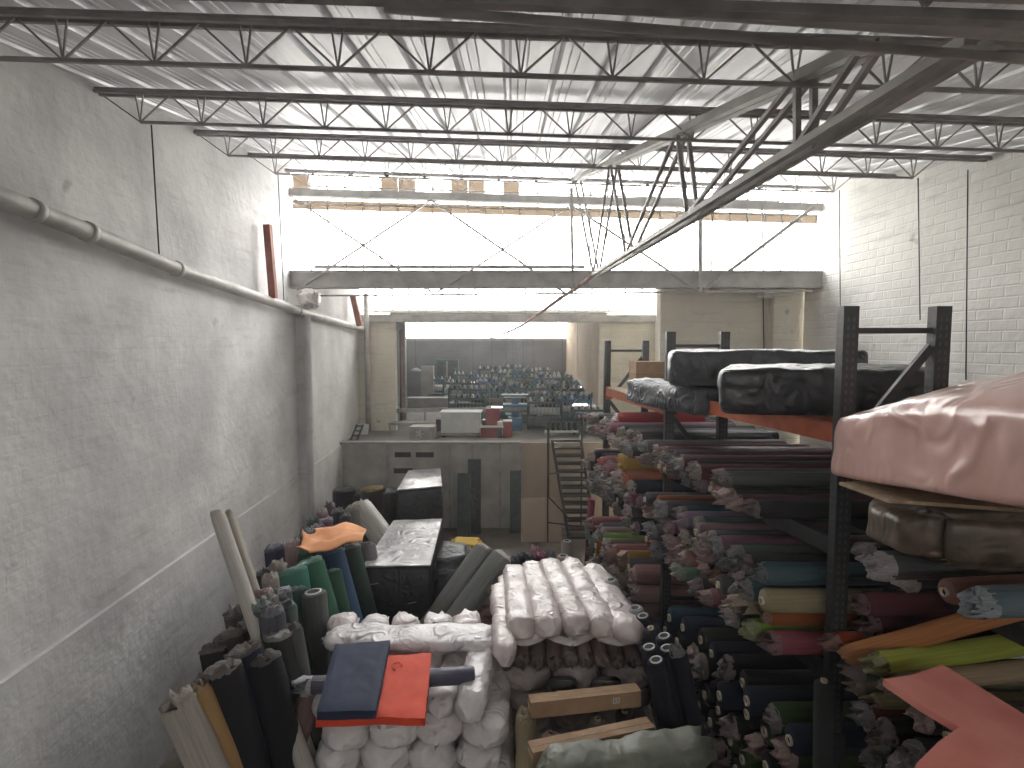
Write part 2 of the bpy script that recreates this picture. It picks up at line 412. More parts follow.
# second clerestory
w2 = muntins('window_2', XL(YG), 3.4, YG + .1, lambda x: H + .72, lambda x: H + 1.45, 18, (.04,), .02, 'steel')
pane(XL(YG), 3.4, YG + .115, lambda x: H + .72, lambda x: H + 1.45, w2)
mb = MB(); mb.box(XL(YG), 3.5, YG - .1, YG + .2, H + .55, H + .72); struct('trim_5', mb, M['steel_light'])
w3 = muntins('window_3', x405 - .3, x566 + .1, YE + .05, lambda x: H + .27, lambda x: H + 1.1, 14, (.02, .36), .03, 'steel')
pane(x405 - .3, x566 + .1, YE + .065, lambda x: H + .27, lambda x: H + 1.1, w3)
mb = MB(); mb.box(x405 - .3, x566 + .1, YE - .08, YE + .06, H + .20, H + .27); struct('trim_6', mb, M['steel_light'])
# the skylight walls' outer skins keep the halls closed at the right of the middle hall
# plinth band of the left wall
mb = MB()
def lp(y): return XL(y) + .03
ztop = lambda y: H - 2.0 + .0 * y
mb.hexa([(lp(YB) - .1, YB, 0), (lp(YB), YB, 0), (lp(DP), DP, 0), (lp(DP) - .1, DP, 0),
         (lp(YB) - .1, YB, ztop(YB)), (lp(YB), YB, ztop(YB)), (lp(DP), DP, ztop(DP)), (lp(DP) - .1, DP, ztop(DP))])
struct('baseboard_left', mb, M['wall_l'])
# pilasters
y = 8.75
mb = MB(); mb.box(XL(y) - .02, XL(y) + .16, y - .1, y + .1, 0, H + .62); struct('trim_7', mb, M['wall_l'])
mb = MB(); mb.box(XR(YF) - .55, XR(YF) - .28, YF - .2, YF, 0, H + .80); mb.box(XR(YF) - .75, XR(YF) - .2, YF - .3, YF, H + .76, H + .86); struct('trim_8', mb, M['cream'])

# ------------------------------------------------------------------ roof joists
def joist(yj, depth, label, th=1., heavy=False):
    xl, xr = XL(yj), XR(yj)
    t = empty('roof_joist', (xl, yj, RZ(xl, yj)), label, 'roof joist', 'open web roof joists')
    dz = -.032
    def T(x): return V3((x, yj, RZ(x, yj) - .03))
    def B(x): return V3((x, yj, RZ(x, yj) - depth))
    mb = MB()
    for s in (-1, 1):
        mb.bar(T(xl) + V3((0, s * .03 * th, 0)), T(xr) + V3((0, s * .03 * th, 0)), .024 * th, .022 * th)
    mb.build('top_chord', M['steel'], t)
    mb = MB()
    pit = .462 * (1.15 if heavy else 1); n = int((xr - xl - .3) / pit); x0 = xl + .32
    for s in ((-1, 1) if heavy else (0,)):
        mb.bar(B(x0) + V3((0, s * .05, 0)), B(x0 + (n - 1) * pit) + V3((0, s * .05, 0)), .022 * th, .018 * th)
    mb.build('bottom_chord', M['steel'], t)
    pts = [T(xl + .02)]
    for i in range(n):
        pts.append(B(x0 + i * pit)); pts.append(T(x0 + (i + .5) * pit))
    pts = [p for p in pts if p.x < xr]
    mb = MB()
    for a, b in zip(pts, pts[1:]): mb.bar(a, b, .010 * th, .010 * th)
    mb.build('web_bar', M['steel'], t)
    for i in range(n):
        x = x0 + i * pit
        mb = MB(); mb.bar(B(x), T(x - .03), .009 * th, .009 * th)
        if not heavy: mb.bar(B(x), T(x + .03), .009 * th, .009 * th)
        mb.build('web_strut', M['steel'], t)
    mb = MB(); mb.bar((xl, yj, RZ(xl, yj) - .004), (xr, yj, RZ(xr, yj) - .004), .06, .010)
    mb.build('seating_strip', M['steel'], t)
    return t
JL = {1.50: 'heavy grey roof truss nearest overhead, at the top edge of the photo',
      2.93: 'open web steel roof joist, the second one counted from the nearest overhead',
      4.34: 'open web steel roof joist, third from the nearest overhead',
      5.80: 'open web steel roof joist, fourth from the nearest, in the middle of the roof',
      7.10: 'open web steel roof joist, next but one before the tall window wall',
      8.40: 'open web steel roof joist directly in front of the tall window wall'}
for yj, lb in JL.items():
    joist(yj, .46 if yj < 2 else .235, lb, 1.5 if yj < 2 else 1, yj < 2)

# near pipe run slung beside the nearest truss
mb = MB(); mb.tube([at(385, 8, 1.9), at(1060, 62, 1.9)], .016, 10)
tag(mb.build('conduit', M['steel_light']), 'pale grey conduit crossing just below the nearest heavy roof truss', 'pipe')
mb = MB(); mb.tube([at(520, 0, 1.75), at(1060, 36, 1.75)], .022, 10)
tag(mb.build('conduit', M['steel_light']), 'dark thick conduit at the very top right, above the pale one', 'pipe')
# long truss running down the hall
t = empty('lengthwise_truss', at(860, 48, 3.2), 'long grey lattice truss running away down the hall under the roof joists', 'truss')
def chord2(a, b, w, m, name, gap=.09):
    mb = MB(); g = V3((gap, 0, 0))
    mb.bar(a, b, w, w * .9); mb.build(name, M[m], t)
    mb = MB(); mb.bar(V3(a) + g, V3(b) + g, w, w * .9); mb.build(name, M[m], t)
ta, tb = at(862, 47, 2.45), at(572, 180, 8.42)
ta = ta.copy(); pn = at(797, 77, 2.95); ta = pn + (pn - tb) * .09
ba0, bb = at(797, 147, 2.95), at(592, 275, 8.35); ba = ba0 + (ba0 - bb) * .19
chord2(ta, tb, .06, 'steel_light', 'top_chord', .075); chord2(ba, bb, .045, 'steel_light', 'bottom_chord', .10)
def on(a, b, Y): k = (Y - a.y) / (b.y - a.y); return a.lerp(b, k)
def rod2(p, q, w=.03):
    for g in (0, .085):
        mb = MB(); mb.bar(p + V3((g, 0, 0)), q + V3((g, 0, 0)), w, w); mb.build('web_member', M['steel'], t)
nodes_t = [2.95, 4.5, 6.4, 8.25]
for Y in nodes_t: rod2(on(ta, tb, Y), on(ba, bb, Y))
for i in range(3): rod2(on(ta, tb, nodes_t[i]), on(ba, bb, nodes_t[i + 1]), .028)
rod2(on(ta, tb, 2.5), on(ba, bb, 2.95), .028)
mb = MB(); pts = [at(592, 276, 8.3), at(577, 288, 8.42), at(562, 297, 9.0), at(543, 311, 10.8), at(521, 326, 12.95), at(506, 333, 15.5), at(490, 338, 18)]
mb.tube(pts, [.035, .03, .03, .032, .03, .028, .02], 8)
for i_ in range(26):
    k_ = random.uniform(.0, 5.9); p_ = pts[int(k_)].lerp(pts[int(k_) + 1], k_ % 1); q_ = p_ + V3((random.uniform(-.08, .08), random.uniform(-.1, .1), random.uniform(-.14, .10))); mb.tube([p_, q_], [.012, .004], 5)
tag(mb.build('cable_run', M['cable_dust']), 'tangled reddish brown cable run sagging under the sill beam into the far hall', 'cable')
# window wall truss
t = empty('window_truss', (xl, YC - .06, Z_SILL0), 'slender grey diagonal bracing standing in front of the tall windows', 'truss')
yw = YC - .16
def wb(a, b, w=.03, name='diagonal'):
    mb = MB(); mb.bar(at(*a, yw), at(*b, yw), w, w); mb.build(name, M['steel_light' if w > .05 else 'steel'], t)
wb((295, 199), (433, 293)); wb((431, 200), (297, 290), .025); wb((431, 200), (565, 293)); wb((571, 205), (436, 293), .025)
wb((571, 205), (700, 292)); wb((814, 207), (703, 291), .05); wb((700, 215), (700, 292), .055, 'post'); wb((571, 188), (573, 290), .04, 'post')
mb = MB(); mb.bar(at(297, 296, yw), at(812, 291, yw), .025, .025); mb.build('tie_bar', M['steel'], t)
mb = MB(); mb.bar(at(762, 205, yw), at(762, 240, yw), .02, .02); mb.build('post', M['steel'], t)

# pipes, bars, cables and crack lines on the walls
def wallpt(py, px):
    """point on the left wall face seen at a photo pixel"""
    u = (px - 512) / F; Y = 2.9 / (-.05 - u) if u < -.06 else 13
    return at(px, py, Y)
pts = [wallpt(204, 2), wallpt(232, 75), wallpt(269, 167), wallpt(311, 292), wallpt(331, 365)]
pts = [p + V3((.09, 0, 0)) for p in pts]
pts = [pts[0] + (pts[0] - pts[1]) * 2.2] + pts
mb = MB(); mb.tube(pts, .062, 14)
dk = tag(mb.build('wall_pipe', M['steel_light']), 'long pale grey pipe running along the upper left wall', 'pipe')
for k in range(4):
    a = pts[1].lerp(pts[2], .2) if k == 0 else pts[k + 1]
    d = (pts[min(k + 2, 5)] - pts[k]).normalized()
    mb = MB(); mb.tube([a - d * .03, a + d * .03], .072, 14); mb.build('pipe_collar', M['steel_light'], dk)
mb = MB(); p = wallpt(225, 262); q = at(268, 298, p.y); mb.bar(p + V3((.07, 0, 0)), q + V3((.07, 0, 0)), .085, .085, up=(0, 1, 0))
tag(mb.build('steel_post', M['rust']), 'rust red steel bar standing on the wall pipe, the larger nearer one', 'steel bar')
p = at(350, 295, 12.0); q = at(357, 326, 12.0); p.x += .06; q.x += .06; mb = MB(); mb.bar(p, q, .11, .11, up=(0, 1, 0))
tag(mb.build('steel_post', M['rust']), 'small rust red steel bar further along the left wall, below the window sill beam', 'steel bar')
for (a, b, side, lb) in (((150, 125), (158, 258), 0, 'thin dark crack line down the left wall above the pipe, nearer one'),
                         ((277, 172), (283, 300), 0, 'thin dark crack line down the left wall beside the window corner')):
    mb = MB(); P = wallpt(a[1], a[0]); Q = wallpt(b[1], b[0]); mb.tube([P + V3((.012, 0, 0)), Q + V3((.012, 0, 0))], .007, 6)
    tag(mb.build('cable', M['dark_metal']), lb, 'cable')  # thin tubes standing in for crack lines in the left wall
def wallr(px, py):
    u = (px - 512) / F; Y = 5.2 / (u + .065); return at(px, py, Y) - V3((.022, 0, 0))
for (a, b, lb) in (((841, 190), (842, 330), 'thin dark crack line down the right wall, near the corner'),
                   ((920, 178), (922, 320), 'thin dark crack line down the right wall, above the dark rack frame'),
                   ((970, 170), (968, 380), 'thin dark crack line down the right wall, nearest of the three')):
    mb = MB(); mb.tube([wallr(*a), wallr(*b)], .007, 6); tag(mb.build('cable', M['dark_metal']), lb, 'cable')  # stand-in tubes again, for the crack lines of the right wall
for px in (763, 778):
    mb = MB(); mb.tube([at(px, 288, YF - .02), at(px + 1, 350, YF - .02)], .008, 6)
    tag(mb.build('cable', M['dark_metal']), 'thin cable hanging down the cream wall under the beam, the %s of two' % ('left' if px < 770 else 'right'), 'cable')
# sagging cloth bag on the bracket in the left corner
p = at(309, 300, 8.3)
mb = soft_block([(p.x - .14, p.y - .12), (p.x + .16, p.y - .12), (p.x + .16, p.y + .1), (p.x - .14, p.y + .1)], p.z - .14, p.z + .16, (8, 6, 6), .5, .03, 5)
o = put('bundle', weld(mb.mesh('bundle', M['white_wrap']))); tag(o, 'pale sagging bundle tied in the left corner under the end of the sill beam', 'bundle')
# down pipe near the pilaster on the left wall
mb = MB(); p = wallpt(330, 299); mb.tube([(p.x + .22, p.y - .25, H + .45), (p.x + .22, p.y - .25, .02)], .055, 12)
tag(mb.build('down_pipe', M['wall_l']), 'white vertical down pipe on the left wall, from the wall pipe down', 'pipe')
mb = MB(); p = at(366, 300, 12.9); mb.tube([(p.x, p.y, H + 1.2), (p.x, p.y, ZM)], .06, 12)
tag(mb.build('down_pipe', M['steel_light']), 'grey vertical pipe at the far left wall corner', 'pipe')

# ------------------------------------------------------------------ partition, ladder and leaning boards
t = empty('partition', (0, DP, 0), 'low grey board partition closing off the machine hall', 'partition')
zpt = H - 1.925
xs = [at(x, 480, DP).x for x in (336, 388, 450, 473, 500, 521)]
for a, b in zip(xs, xs[1:]):
    mb = MB(); mb.box(a + .01, b - .01, DP - .02, DP + .02, 0, zpt - .04); mb.build('panel', M['partition'], t)
a, b = at(521, 480, DP).x, at(548, 480, DP).x
mb = MB(); mb.box(a, b, DP - .02, DP + .02, 0, zpt - .02); mb.build('plywood_panel', M['ply'], t)
mb = MB(); mb.box(b + .01, 2.4, DP - .02, DP + .02, 0, zpt - .02); mb.build('plywood_panel', M['ply'], t)
for x in xs:
    mb = MB(); mb.box(x - .025, x + .025, DP - .05, DP - .02, 0, zpt - .04); mb.build('batten', M['steel'], t)
mb = MB(); mb.box(xs[0], xs[-1], DP - .08, DP + .12, zpt - .04, zpt + .0); mb.build('top_rail', M['steel'], t)
p = at(393, 452, DP); q = at(442, 476, DP)
mb = MB()
for (x0, y0, x1, y1) in ((395, 452, 411, 457), (416, 452, 434, 457), (394, 468, 413, 473)):
    a = at(x0, y1, DP); b = at(x1, y0, DP); mb.box(a.x, b.x, DP - .03, DP - .021, a.z, b.z)
mb.build('vent_opening', M['dark_metal'], t)

# rolling warehouse ladder
t = empty('rolling_ladder', at(570, 530, 10.4), 'grey steel rolling ladder with wide open treads standing before the plywood partition', 'ladder')
top = at(562, 436, 10.8); bot = at(578, 524, 9.9); wd = .58
L0 = at(552, 440, 10.8); R0 = at(581, 440, 10.8); L1 = at(570, 520, 10.1); R1 = at(593, 520, 10.1)
L1.z = .05; R1.z = .05; R1.x = L1.x + .5; R0.x = L0.x + .56
for a, b in ((L0, L1), (R0, R1)):
    mb = MB(); mb.bar(a, b, .035, .05); mb.build('side_rail', M['dark_metal'], t)
for i in range(0, 13):
    k = i / 13; a = L0.lerp(L1, k) + V3((.02, 0, 0)); b = R0.lerp(R1, k) - V3((.02, 0, 0)); e = V3((0, .11, 0)); w_ = V3((0, 0, .018))
    mb = MB(); mb.hexa([a - e - w_, b - e - w_, b + e - w_, a + e - w_, a - e + w_, b - e + w_, b + e + w_, a + e + w_])
    mb.build('tread', M['dark_metal'], t)
for a in (V3((L0.x - .05, L0.y + .25, 0)), V3((R0.x + .05, R0.y + .25, 0))):
    mb = MB(); mb.bar((a.x, a.y, .02), (a.x, a.y, L0.z + .35), .03); mb.build('rear_leg', M['dark_metal'], t)
mb = MB(); lx = at(548, 480, 10.3); mb.bar((lx.x, 10.3, .02), (lx.x, 10.5, L0.z + .3), .025); mb.build('handrail', M['dark_metal'], t)
mb = MB(); mb.bar((lx.x, 10.3, .9), (L1.x, 10.2, .5), .02); mb.build('brace', M['dark_metal'], t)
mb = MB(); mb.bar((lx.x, 10.35, 1.3), (L0.x + .1, 10.5, 1.3), .02); mb.build('brace', M['dark_metal'], t)
mb = MB(); mb.bar((lx.x, 10.3, .4), (R1.x, 10.1, .35), .02); mb.build('brace', M['dark_metal'], t)

def slab_lean(name, px0, px1, ytop, Y, zb, m, label, cat, th=.04, lean=.18, zbot=0., taper=0):
    a = at(px0, ytop, Y); b = at(px1, ytop, Y)
    mb = MB(); mb.hexa([(a.x - taper, Y - lean - th, zbot), (b.x + taper, Y - lean - th, zbot), (b.x + taper, Y - lean, zbot), (a.x - taper, Y - lean, zbot),
                        (a.x, Y - th, a.z), (b.x, Y - th, b.z), (b.x, Y, b.z), (a.x, Y, a.z)])
    return tag(mb.build(name, M[m]), label, cat)
slab_lean('cardboard_sheet', 521, 561, 498, 10.6, 0, 'ply', 'tan cardboard sheet leaning against the plywood partition behind the ladder', 'sheet', .03, .2)
slab_lean('dark_board', 510, 521, 470, 11.05, 0, 'machine_dark', 'narrow charcoal board leaning on the partition, right of the tall dark ones', 'board', .05, .15)
slab_lean('dark_board', 458, 471, 473, 10.95, 0, 'machine_dark', 'charcoal board leaning on the partition, lower left one of the dark pair', 'board', .10, .2)
slab_lean('dark_board', 468, 481, 459, 11.0, 0, 'black_film2', 'tallest dark board leaning on the partition', 'board', .06, .1)

# ------------------------------------------------------------------ rolls
def roll_body(seed, nseg=9, n=16, wob=.05):
    """unit roll along +X, radius 1"""
    rnd = random.Random(seed); mb = MB()
    rows = [(0, .0), (0, .55), (.004, .86), (.015, .99)] + [(k / nseg, 1.0) for k in range(1, nseg)] + [(.985, .99), (.996, .86), (1, .55), (1, 0.0)]
    vs = []; fs = []
    ph = rnd.random() * 9
    for i, (x, r) in enumerate(rows):
        for k in range(n):
            t = 2 * PI * k / n
            q = V3((x * 5, math.cos(t), math.sin(t) + ph))
            rr = r * (1 + wob * noise.noise(q * 1.5) + wob * .5 * noise.noise(q * 4))
            zz = math.sin(t) * rr
            if zz < -.86: zz = -.86 - (abs(zz) - .86) * .35
            off = .05 * math.sin(x * 7 + ph)
            vs.append((x, math.cos(t) * rr + off * .6, zz + off * .4))
    for i in range(len(rows) - 1):
        for k in range(n):
            k2 = (k + 1) % n; fs.append((i * n + k, (i + 1) * n + k, (i + 1) * n + k2, i * n + k2))
    mb.add(vs, fs, 0, True); return weld(mb.mesh('roll', M['fabric']), .0001)

def tuft(seed, ln=.06, n=14):
    """crumpled film sticking out of the end of a unit roll (towards -X)"""
    rnd = random.Random(seed); mb = MB(); vs = []; fs = []
    rows = [(.03, 1.02), (.004, 1.03), (-.006, .93), (-ln * .30, .80), (-ln * .42, .55), (-ln * .34, .30), (-ln * .12, .1)]
    cy, cz = rnd.uniform(-.25, .25), rnd.uniform(-.35, .1)
    for i, (x, r) in enumerate(rows):
        k_ = max(0, i - 1) / 5
        for k in range(n):
            t = 2 * PI * k / n
            q = V3((i * .8 + seed, math.cos(t) * 1.6, math.sin(t) * 1.6))
            a = (.08 if i < 2 else .42)
            rr = r * (1 + a * noise.noise(q * 1.7)) + (.0 if i < 2 else .10 * ((k % 2) - .5))
            dx = 0 if i < 2 else ln * 1.1 * noise.noise(q * 1.3 + V3((9, 0, 0)))
            vs.append((x + dx, math.cos(t) * rr + cy * k_, math.sin(t) * rr + cz * k_))
    for i in range(len(rows) - 1):
        for k in range(n):
            k2 = (k + 1) % n; fs.append((i * n + k, (i + 1) * n + k, (i + 1) * n + k2, i * n + k2))
    mb.add(vs, fs, 0, True); return weld(mb.mesh('film_end', M['film_end']), .0001)

def core_mesh(m='core', out=-.012, r=.36):
    mb = MB(); n = 14
    rows = [(.0, r), (out, r), (out, r * .72), (.03, r * .70)]
    vs = []; fs = []
    for x, rr in rows:
        for k in range(n): t = 2 * PI * k / n; vs.append((x, math.cos(t) * rr, math.sin(t) * rr))
    for i in range(3):
        for k in range(n):
            k2 = (k + 1) % n; fs.append((i * n + k, (i + 1) * n + k, (i + 1) * n + k2, i * n + k2))
    mb.add(vs, fs, 0, True)
    mb.add([(-.003, math.cos(2 * PI * k / n) * r * .71, math.sin(2 * PI * k / n) * r * .71) for k in range(n)], [tuple(range(n))], 1)
    return mb.mesh('core', [M[m], M['hole']])
BODY = [roll_body(s) for s in (1, 2, 3, 4)]
TUFT = [tuft(s, l) for s, l in ((1, .055), (2, .07), (3, .045), (4, .06), (5, .08))]
CORE = core_mesh(); WCORE = core_mesh('white_core', -.004, .66)
SATIN = []
for b in BODY[:3]:
    c = b.copy(); c.materials.clear(); c.materials.append(M['satin']); SATIN.append(c)

FILM = [(.50, .40, .38), (.40, .35, .34), (.60, .44, .40), (.34, .31, .30), (.46, .40, .35), (.30, .30, .31)]
def roll(p, q, r, color, label, group=None, end='tuft', satin=False, name='fabric_roll', cat='fabric roll', film=None, spin=None, flat=1.):
    """p: the end we see, q: far end"""
    p = V3(p); q = V3(q); L = (q - p).length
    x = (q - p).normalized(); u = V3((0, 0, 1)) if abs(x.z) < .8 else V3((0, 1, 0))
    y = u.cross(x).normalized(); z = x.cross(y)
    R = Matrix((x, y, z)).transposed()
    s = random.uniform(0, 2 * PI) if spin is None and abs(x.z) > .8 else 0
    o = bpy.data.objects.new(name, random.choice(SATIN if satin else BODY)); COL.objects.link(o)
    m = Matrix.Translation(p) @ R.to_4x4() @ Matrix.Rotation(s, 4, 'X') @ Matrix.Diagonal((L, r, r * flat, 1))
    o.matrix_world = m; o.color = (*color, 1)
    tag(o, label, cat, group)
    if end:
        me = {'tuft': random.choice(TUFT), 'core': CORE, 'white': WCORE}[end]
        c = bpy.data.objects.new('film_end' if end == 'tuft' else 'core', me); COL.objects.link(c); c.parent = o
        c.color = (*(film or random.choice(FILM)), 1)
        if end == 'tuft':
            c.rotation_euler = (random.uniform(0, 6.28), 0, 0)
            k = .10 / (L * .06) if L > 0 else 1
            e_ = random.uniform(.85, 1.02); c.scale = (min(1.6, k * .9) * (.6 if abs(x.z) > .5 else 1), e_, e_)
            if color[0] > .2 or random.random() < .35: c.color = tuple(.5 * a + .5 * b for a, b in zip((*color, 1), c.color))
        else:
            c.scale = (1.5 / L, 1, 1)
    return o

# ------------------------------------------------------------------ pallet rack on the right
PY = [0.95, 3.5, 5.95, 8.4]
def fx(Y):                                                       # front post line
    P = [(-1, 2.55), (.95, 2.42), (3.5, 2.04), (5.95, 1.63), (8.4, 1.38), (10, 1.25)]
    for (a, xa_), (b, xb_) in zip(P, P[1:]):
        if Y <= b: return xa_ + (xb_ - xa_) * (Y - a) / (b - a)
    return P[-1][1]
def rx(Y): return fx(Y) + .59
zA = [H - .62, H - .50, H - .62]; zB = H - 1.24; zC = H - 2.10
t = empty('pallet_rack', (2.0, 3.5, 0), 'dark steel pallet rack with orange beams along the right wall, loaded with fabric rolls', 'pallet rack')
tops = {3.5: .245, 5.95: .15, 8.4: .08, .95: .3}
def post(x, Y, ztop):
    w, d = .095, .075
    mb = MB()
    mb.box(x, x + w, Y - d / 2, Y - d / 2 + .012, .0, ztop)       # front web
    mb.box(x, x + .012, Y - d / 2 + .012, Y + d / 2, .0, ztop); mb.box(x + w - .012, x + w, Y - d / 2 + .012, Y + d / 2, .0, ztop)
    z = .15
    while z < ztop - .05:
        for xx in (x + .02, x + w - .04):
            mb.add([(xx, Y - d / 2 - .0015, z), (xx + .02, Y - d / 2 - .0015, z), (xx + .015, Y - d / 2 - .0015, z + .028), (xx + .005, Y - d / 2 - .0015, z + .028)], [(0, 1, 2, 3)], 1)
        for yy in (Y - .018, Y + .012):
            mb.add([(x - .0015, yy, z), (x - .0015, yy + .018, z), (x - .0015, yy + .014, z + .028), (x - .0015, yy + .004, z + .028)], [(0, 1, 2, 3)], 1)
        z += .05
    mb.box(x - .02, x + w + .02, Y - .07, Y + .07, 0, .012)
    return mb.build('post', [M['rack'], M['slot']], t)
for Y in PY:
    zt_ = H + tops[Y]; x0, x1 = fx(Y), rx(Y) - .02
    post(x0, Y, zt_); post(x1, Y, zt_)
    for z in (zt_ - .15, zt_ - 1.75, zt_ - 2.9, .35):
        mb = MB(); mb.bar((x0 + .09, Y, z), (x1, Y, z), .03, .035); mb.build('cross_brace', M['rack'], t)
    zz = zt_ - .25; s = 1
    while zz > 1.0:
        a = (x1 if s > 0 else x0 + .09, Y, zz); b = (x0 + .09 if s > 0 else x1, Y, zz - .62)
        mb = MB(); mb.bar(a, b, .03, .05); mb.build('cross_brace', M['rack'], t)
        zz -= .66; s = -s
for i in range(3):
    zs = ((zA[i], .12, 'orange'), (zB if i else H - 1.47, .11, 'rack'), (zC if i else H - 2.52, .11, 'rack'))
    if i == 0: zs = ((H - .83, .12, 'rack'), (H - 1.50, .11, 'rack'), zs[2])
    for (z, hgt, mm) in zs:
        for f in (fx, rx):
            if i == 0 and f is fx and z > H - 2: continue
            Y0, Y1 = PY[i], PY[i + 1]
            g0 = .30 if i == 0 and f is fx else .05
            mb = MB(); mb.bar((f(Y0) + g0, Y0 + .03, z - hgt / 2), (f(Y1) + g0, Y1 - .03, z - hgt / 2), .045, hgt)
            bm_ = mb.build('beam', M[mm], t)
            for Y_ in (Y0 + .045, Y1 - .045):
                m2 = MB(); m2.box(f(Y_) + .02, f(Y_) + .10, Y_ - .012, Y_ + .012, z - hgt - .06, z + .02); m2.build('beam_connector', M['orange' if mm != 'rack' or abs(z - zB) < .01 else 'rack'], bm_)

PAL = {  # (colour words, rgb)
 'plum': (.14, .045, .07), 'dusty pink': (.42, .22, .24), 'charcoal': (.035, .038, .045), 'black': (.014, .014, .018),
 'navy': (.018, .028, .075), 'slate grey': (.13, .14, .16), 'mauve': (.26, .13, .20), 'burgundy': (.16, .03, .035), 'taupe': (.26, .21, .18),
 'steel blue': (.07, .13, .22), 'pale grey': (.38, .38, .40), 'teal blue': (.03, .10, .15), 'olive': (.13, .14, .06), 'lime green': (.30, .52, .07),
 'moss green': (.09, .17, .04), 'rust orange': (.45, .12, .03), 'mustard': (.50, .30, .04), 'lilac': (.35, .27, .40), 'rose': (.50, .15, .18), 'beige': (.46, .37, .30),
 'mint': (.30, .45, .38), 'dark brown': (.07, .04, .03)}
ORD = ['first', 'second', 'third', 'fourth', 'fifth', 'sixth', 'seventh', 'eighth', 'ninth', 'tenth', 'eleventh', 'twelfth',
       'thirteenth', 'fourteenth', 'fifteenth', 'sixteenth', 'seventeenth', 'eighteenth', 'nineteenth', 'twentieth']
NR = [0]
def pile(bay, y0, y1, zbase, ztopf, r, weights, shelf, length=1.55, front=-.06, jit=.07, special=None, maxlayer=9, skip=None, tp=.8):
    """rolls lying across the rack, ends towards the aisle"""
    names, w = list(weights), list(weights.values())
    k = 0
    while k < maxlayer:
        z = zbase + r * .93 + k * r * 1.72
        y = y0 + r + (r if k % 2 else 0) + .01; c = 0; any_ = False
        while y < y1 - r:
            yj, zj = y + random.uniform(-.1, .1) * r, z + random.uniform(-.06, .06) * r
            if zj + r <= ztopf(y) and not (skip and skip(k, c, y)):
                any_ = True
                cn = random.choices(names, w)[0]
                if special and (k, c) in special: cn = special[(k, c)]
                col = tuple(v * random.uniform(.6, .9) for v in PAL[cn])
                xs_ = fx(y) + front + random.uniform(-jit, jit); sl = random.uniform(-.05, .05)
                L = length * random.uniform(.93, 1.05)
                layer = 'bottom layer' if k == 0 else ORD[k] + ' layer'
                lab = '%s fabric roll, %s, %s, %s from near post' % (cn, shelf, layer, ORD[min(c, 19)])
                roll((xs_, yj, zj), (min(xs_ + L, XR(y) - .15), yj + sl, zj + random.uniform(-.005, .01)), r * random.uniform(.88, 1.0), col, lab,
                     'fabric rolls, ' + shelf, end='tuft' if random.random() < tp else 'core', satin=random.random() < .3)
                NR[0] += 1
            y += 2 * r; c += 1
        if not any_: break
        k += 1

rose = {'plum': 4, 'dusty pink': 4, 'charcoal': 3, 'taupe': 3, 'mauve': 3, 'burgundy': 3, 'slate grey': 3, 'black': 2, 'beige': 1}
dark = {'charcoal': 5, 'black': 4, 'slate grey': 3, 'dusty pink': 2, 'navy': 2, 'mauve': 1, 'taupe': 2, 'rose': 1}
mixd = {'dusty pink': 4, 'mauve': 2, 'steel blue': 2, 'slate grey': 4, 'rose': 2, 'beige': 2, 'lime green': .6, 'rust orange': 1, 'lilac': 1, 'mint': 1, 'charcoal': 2}
low = {'black': 5, 'navy': 4, 'charcoal': 4, 'moss green': 2, 'teal blue': 2, 'dark brown': 1}
lowf = {'dusty pink': 4, 'beige': 3, 'taupe': 3, 'rose': 2, 'charcoal': 3, 'slate grey': 2, 'mustard': .7, 'lime green': .5, 'mint': .8, 'rust orange': .7}
# upper roll shelf
pile(1, 3.6, 5.85, zB, lambda y: H - .90 if y > 4.6 else (H - .97 if y > 4.2 else H - 1.03 - (.1 if y < 3.95 else 0)), .072, rose, 'upper shelf, middle bay', front=-.24)
pile(2, 6.02, 8.3, zB, lambda y: H - .96, .075, dark, 'upper shelf, far bay', front=-.24)
pile(1, 3.6, 5.85, zC, lambda y: H - 1.38 - (.08 if y < 4.2 else 0), .086, mixd, 'middle shelf, middle bay', front=-.24)
pile(2, 6.02, 8.3, zC, lambda y: H - 1.36, .086, dark, 'middle shelf, far bay', front=-.24)
pile(1, 3.7, 5.85, 0.02, lambda y: H - 2.58 - (.06 if y < 4.5 else 0), .112, low, 'floor pile, middle bay', front=.0, tp=.4)
pile(2, 6.02, 8.3, 0.02, lambda y: H - 2.36, .112, lowf, 'floor pile, far bay', front=-.22)
print('ROLLS', NR[0])

# ------------------------------------------------------------------ wrapped blocks on the top beams
def block(name, quad, z0, z1, m, label, cat, n=(18, 12, 8), rnd=.12, amp=.02, freq=2.5, dome=0, seed=0, tilt=None):
    o = put(name, weld(soft_block(quad, z0, z1, n, rnd, amp, freq, dome, seed, tilt).mesh(name, M[m])))
    return tag(o, label, cat)
a = at(718, 412, 4.0)
block('wrapped_bale', [(a.x, 4.02), (3.02, 3.85), (3.4, 4.9), (1.92, 5.0)], H - .505, H - .155, 'black_film',
      'black film wrapped bale lying across the top beams just behind the near rack post', 'bale', rnd=.05, amp=.02, freq=4, seed=1, n=(44, 24, 14))
block('wrapped_bale', [(at(664, 380, 5.35).x, 5.2), (3.3, 5.1), (3.3, 5.9), (at(668, 380, 5.9).x, 5.9)], H - .38, H - .04, 'black_film2',
      'long dark grey film wrapped bale, highest on the rack, its left end crumpled', 'bale', rnd=.04, amp=.02, freq=4, seed=2, n=(48, 18, 12))
block('wrapped_bale', [(1.66, 5.05), (2.35, 5.15), (2.1, 6.7), (1.26, 6.6)], H - .66, H - .37, 'black_film2',
      'sagging dark film bundle poking furthest out to the left on the top beams', 'bale', rnd=.15, amp=.035, freq=4, seed=5, n=(36, 20, 10))
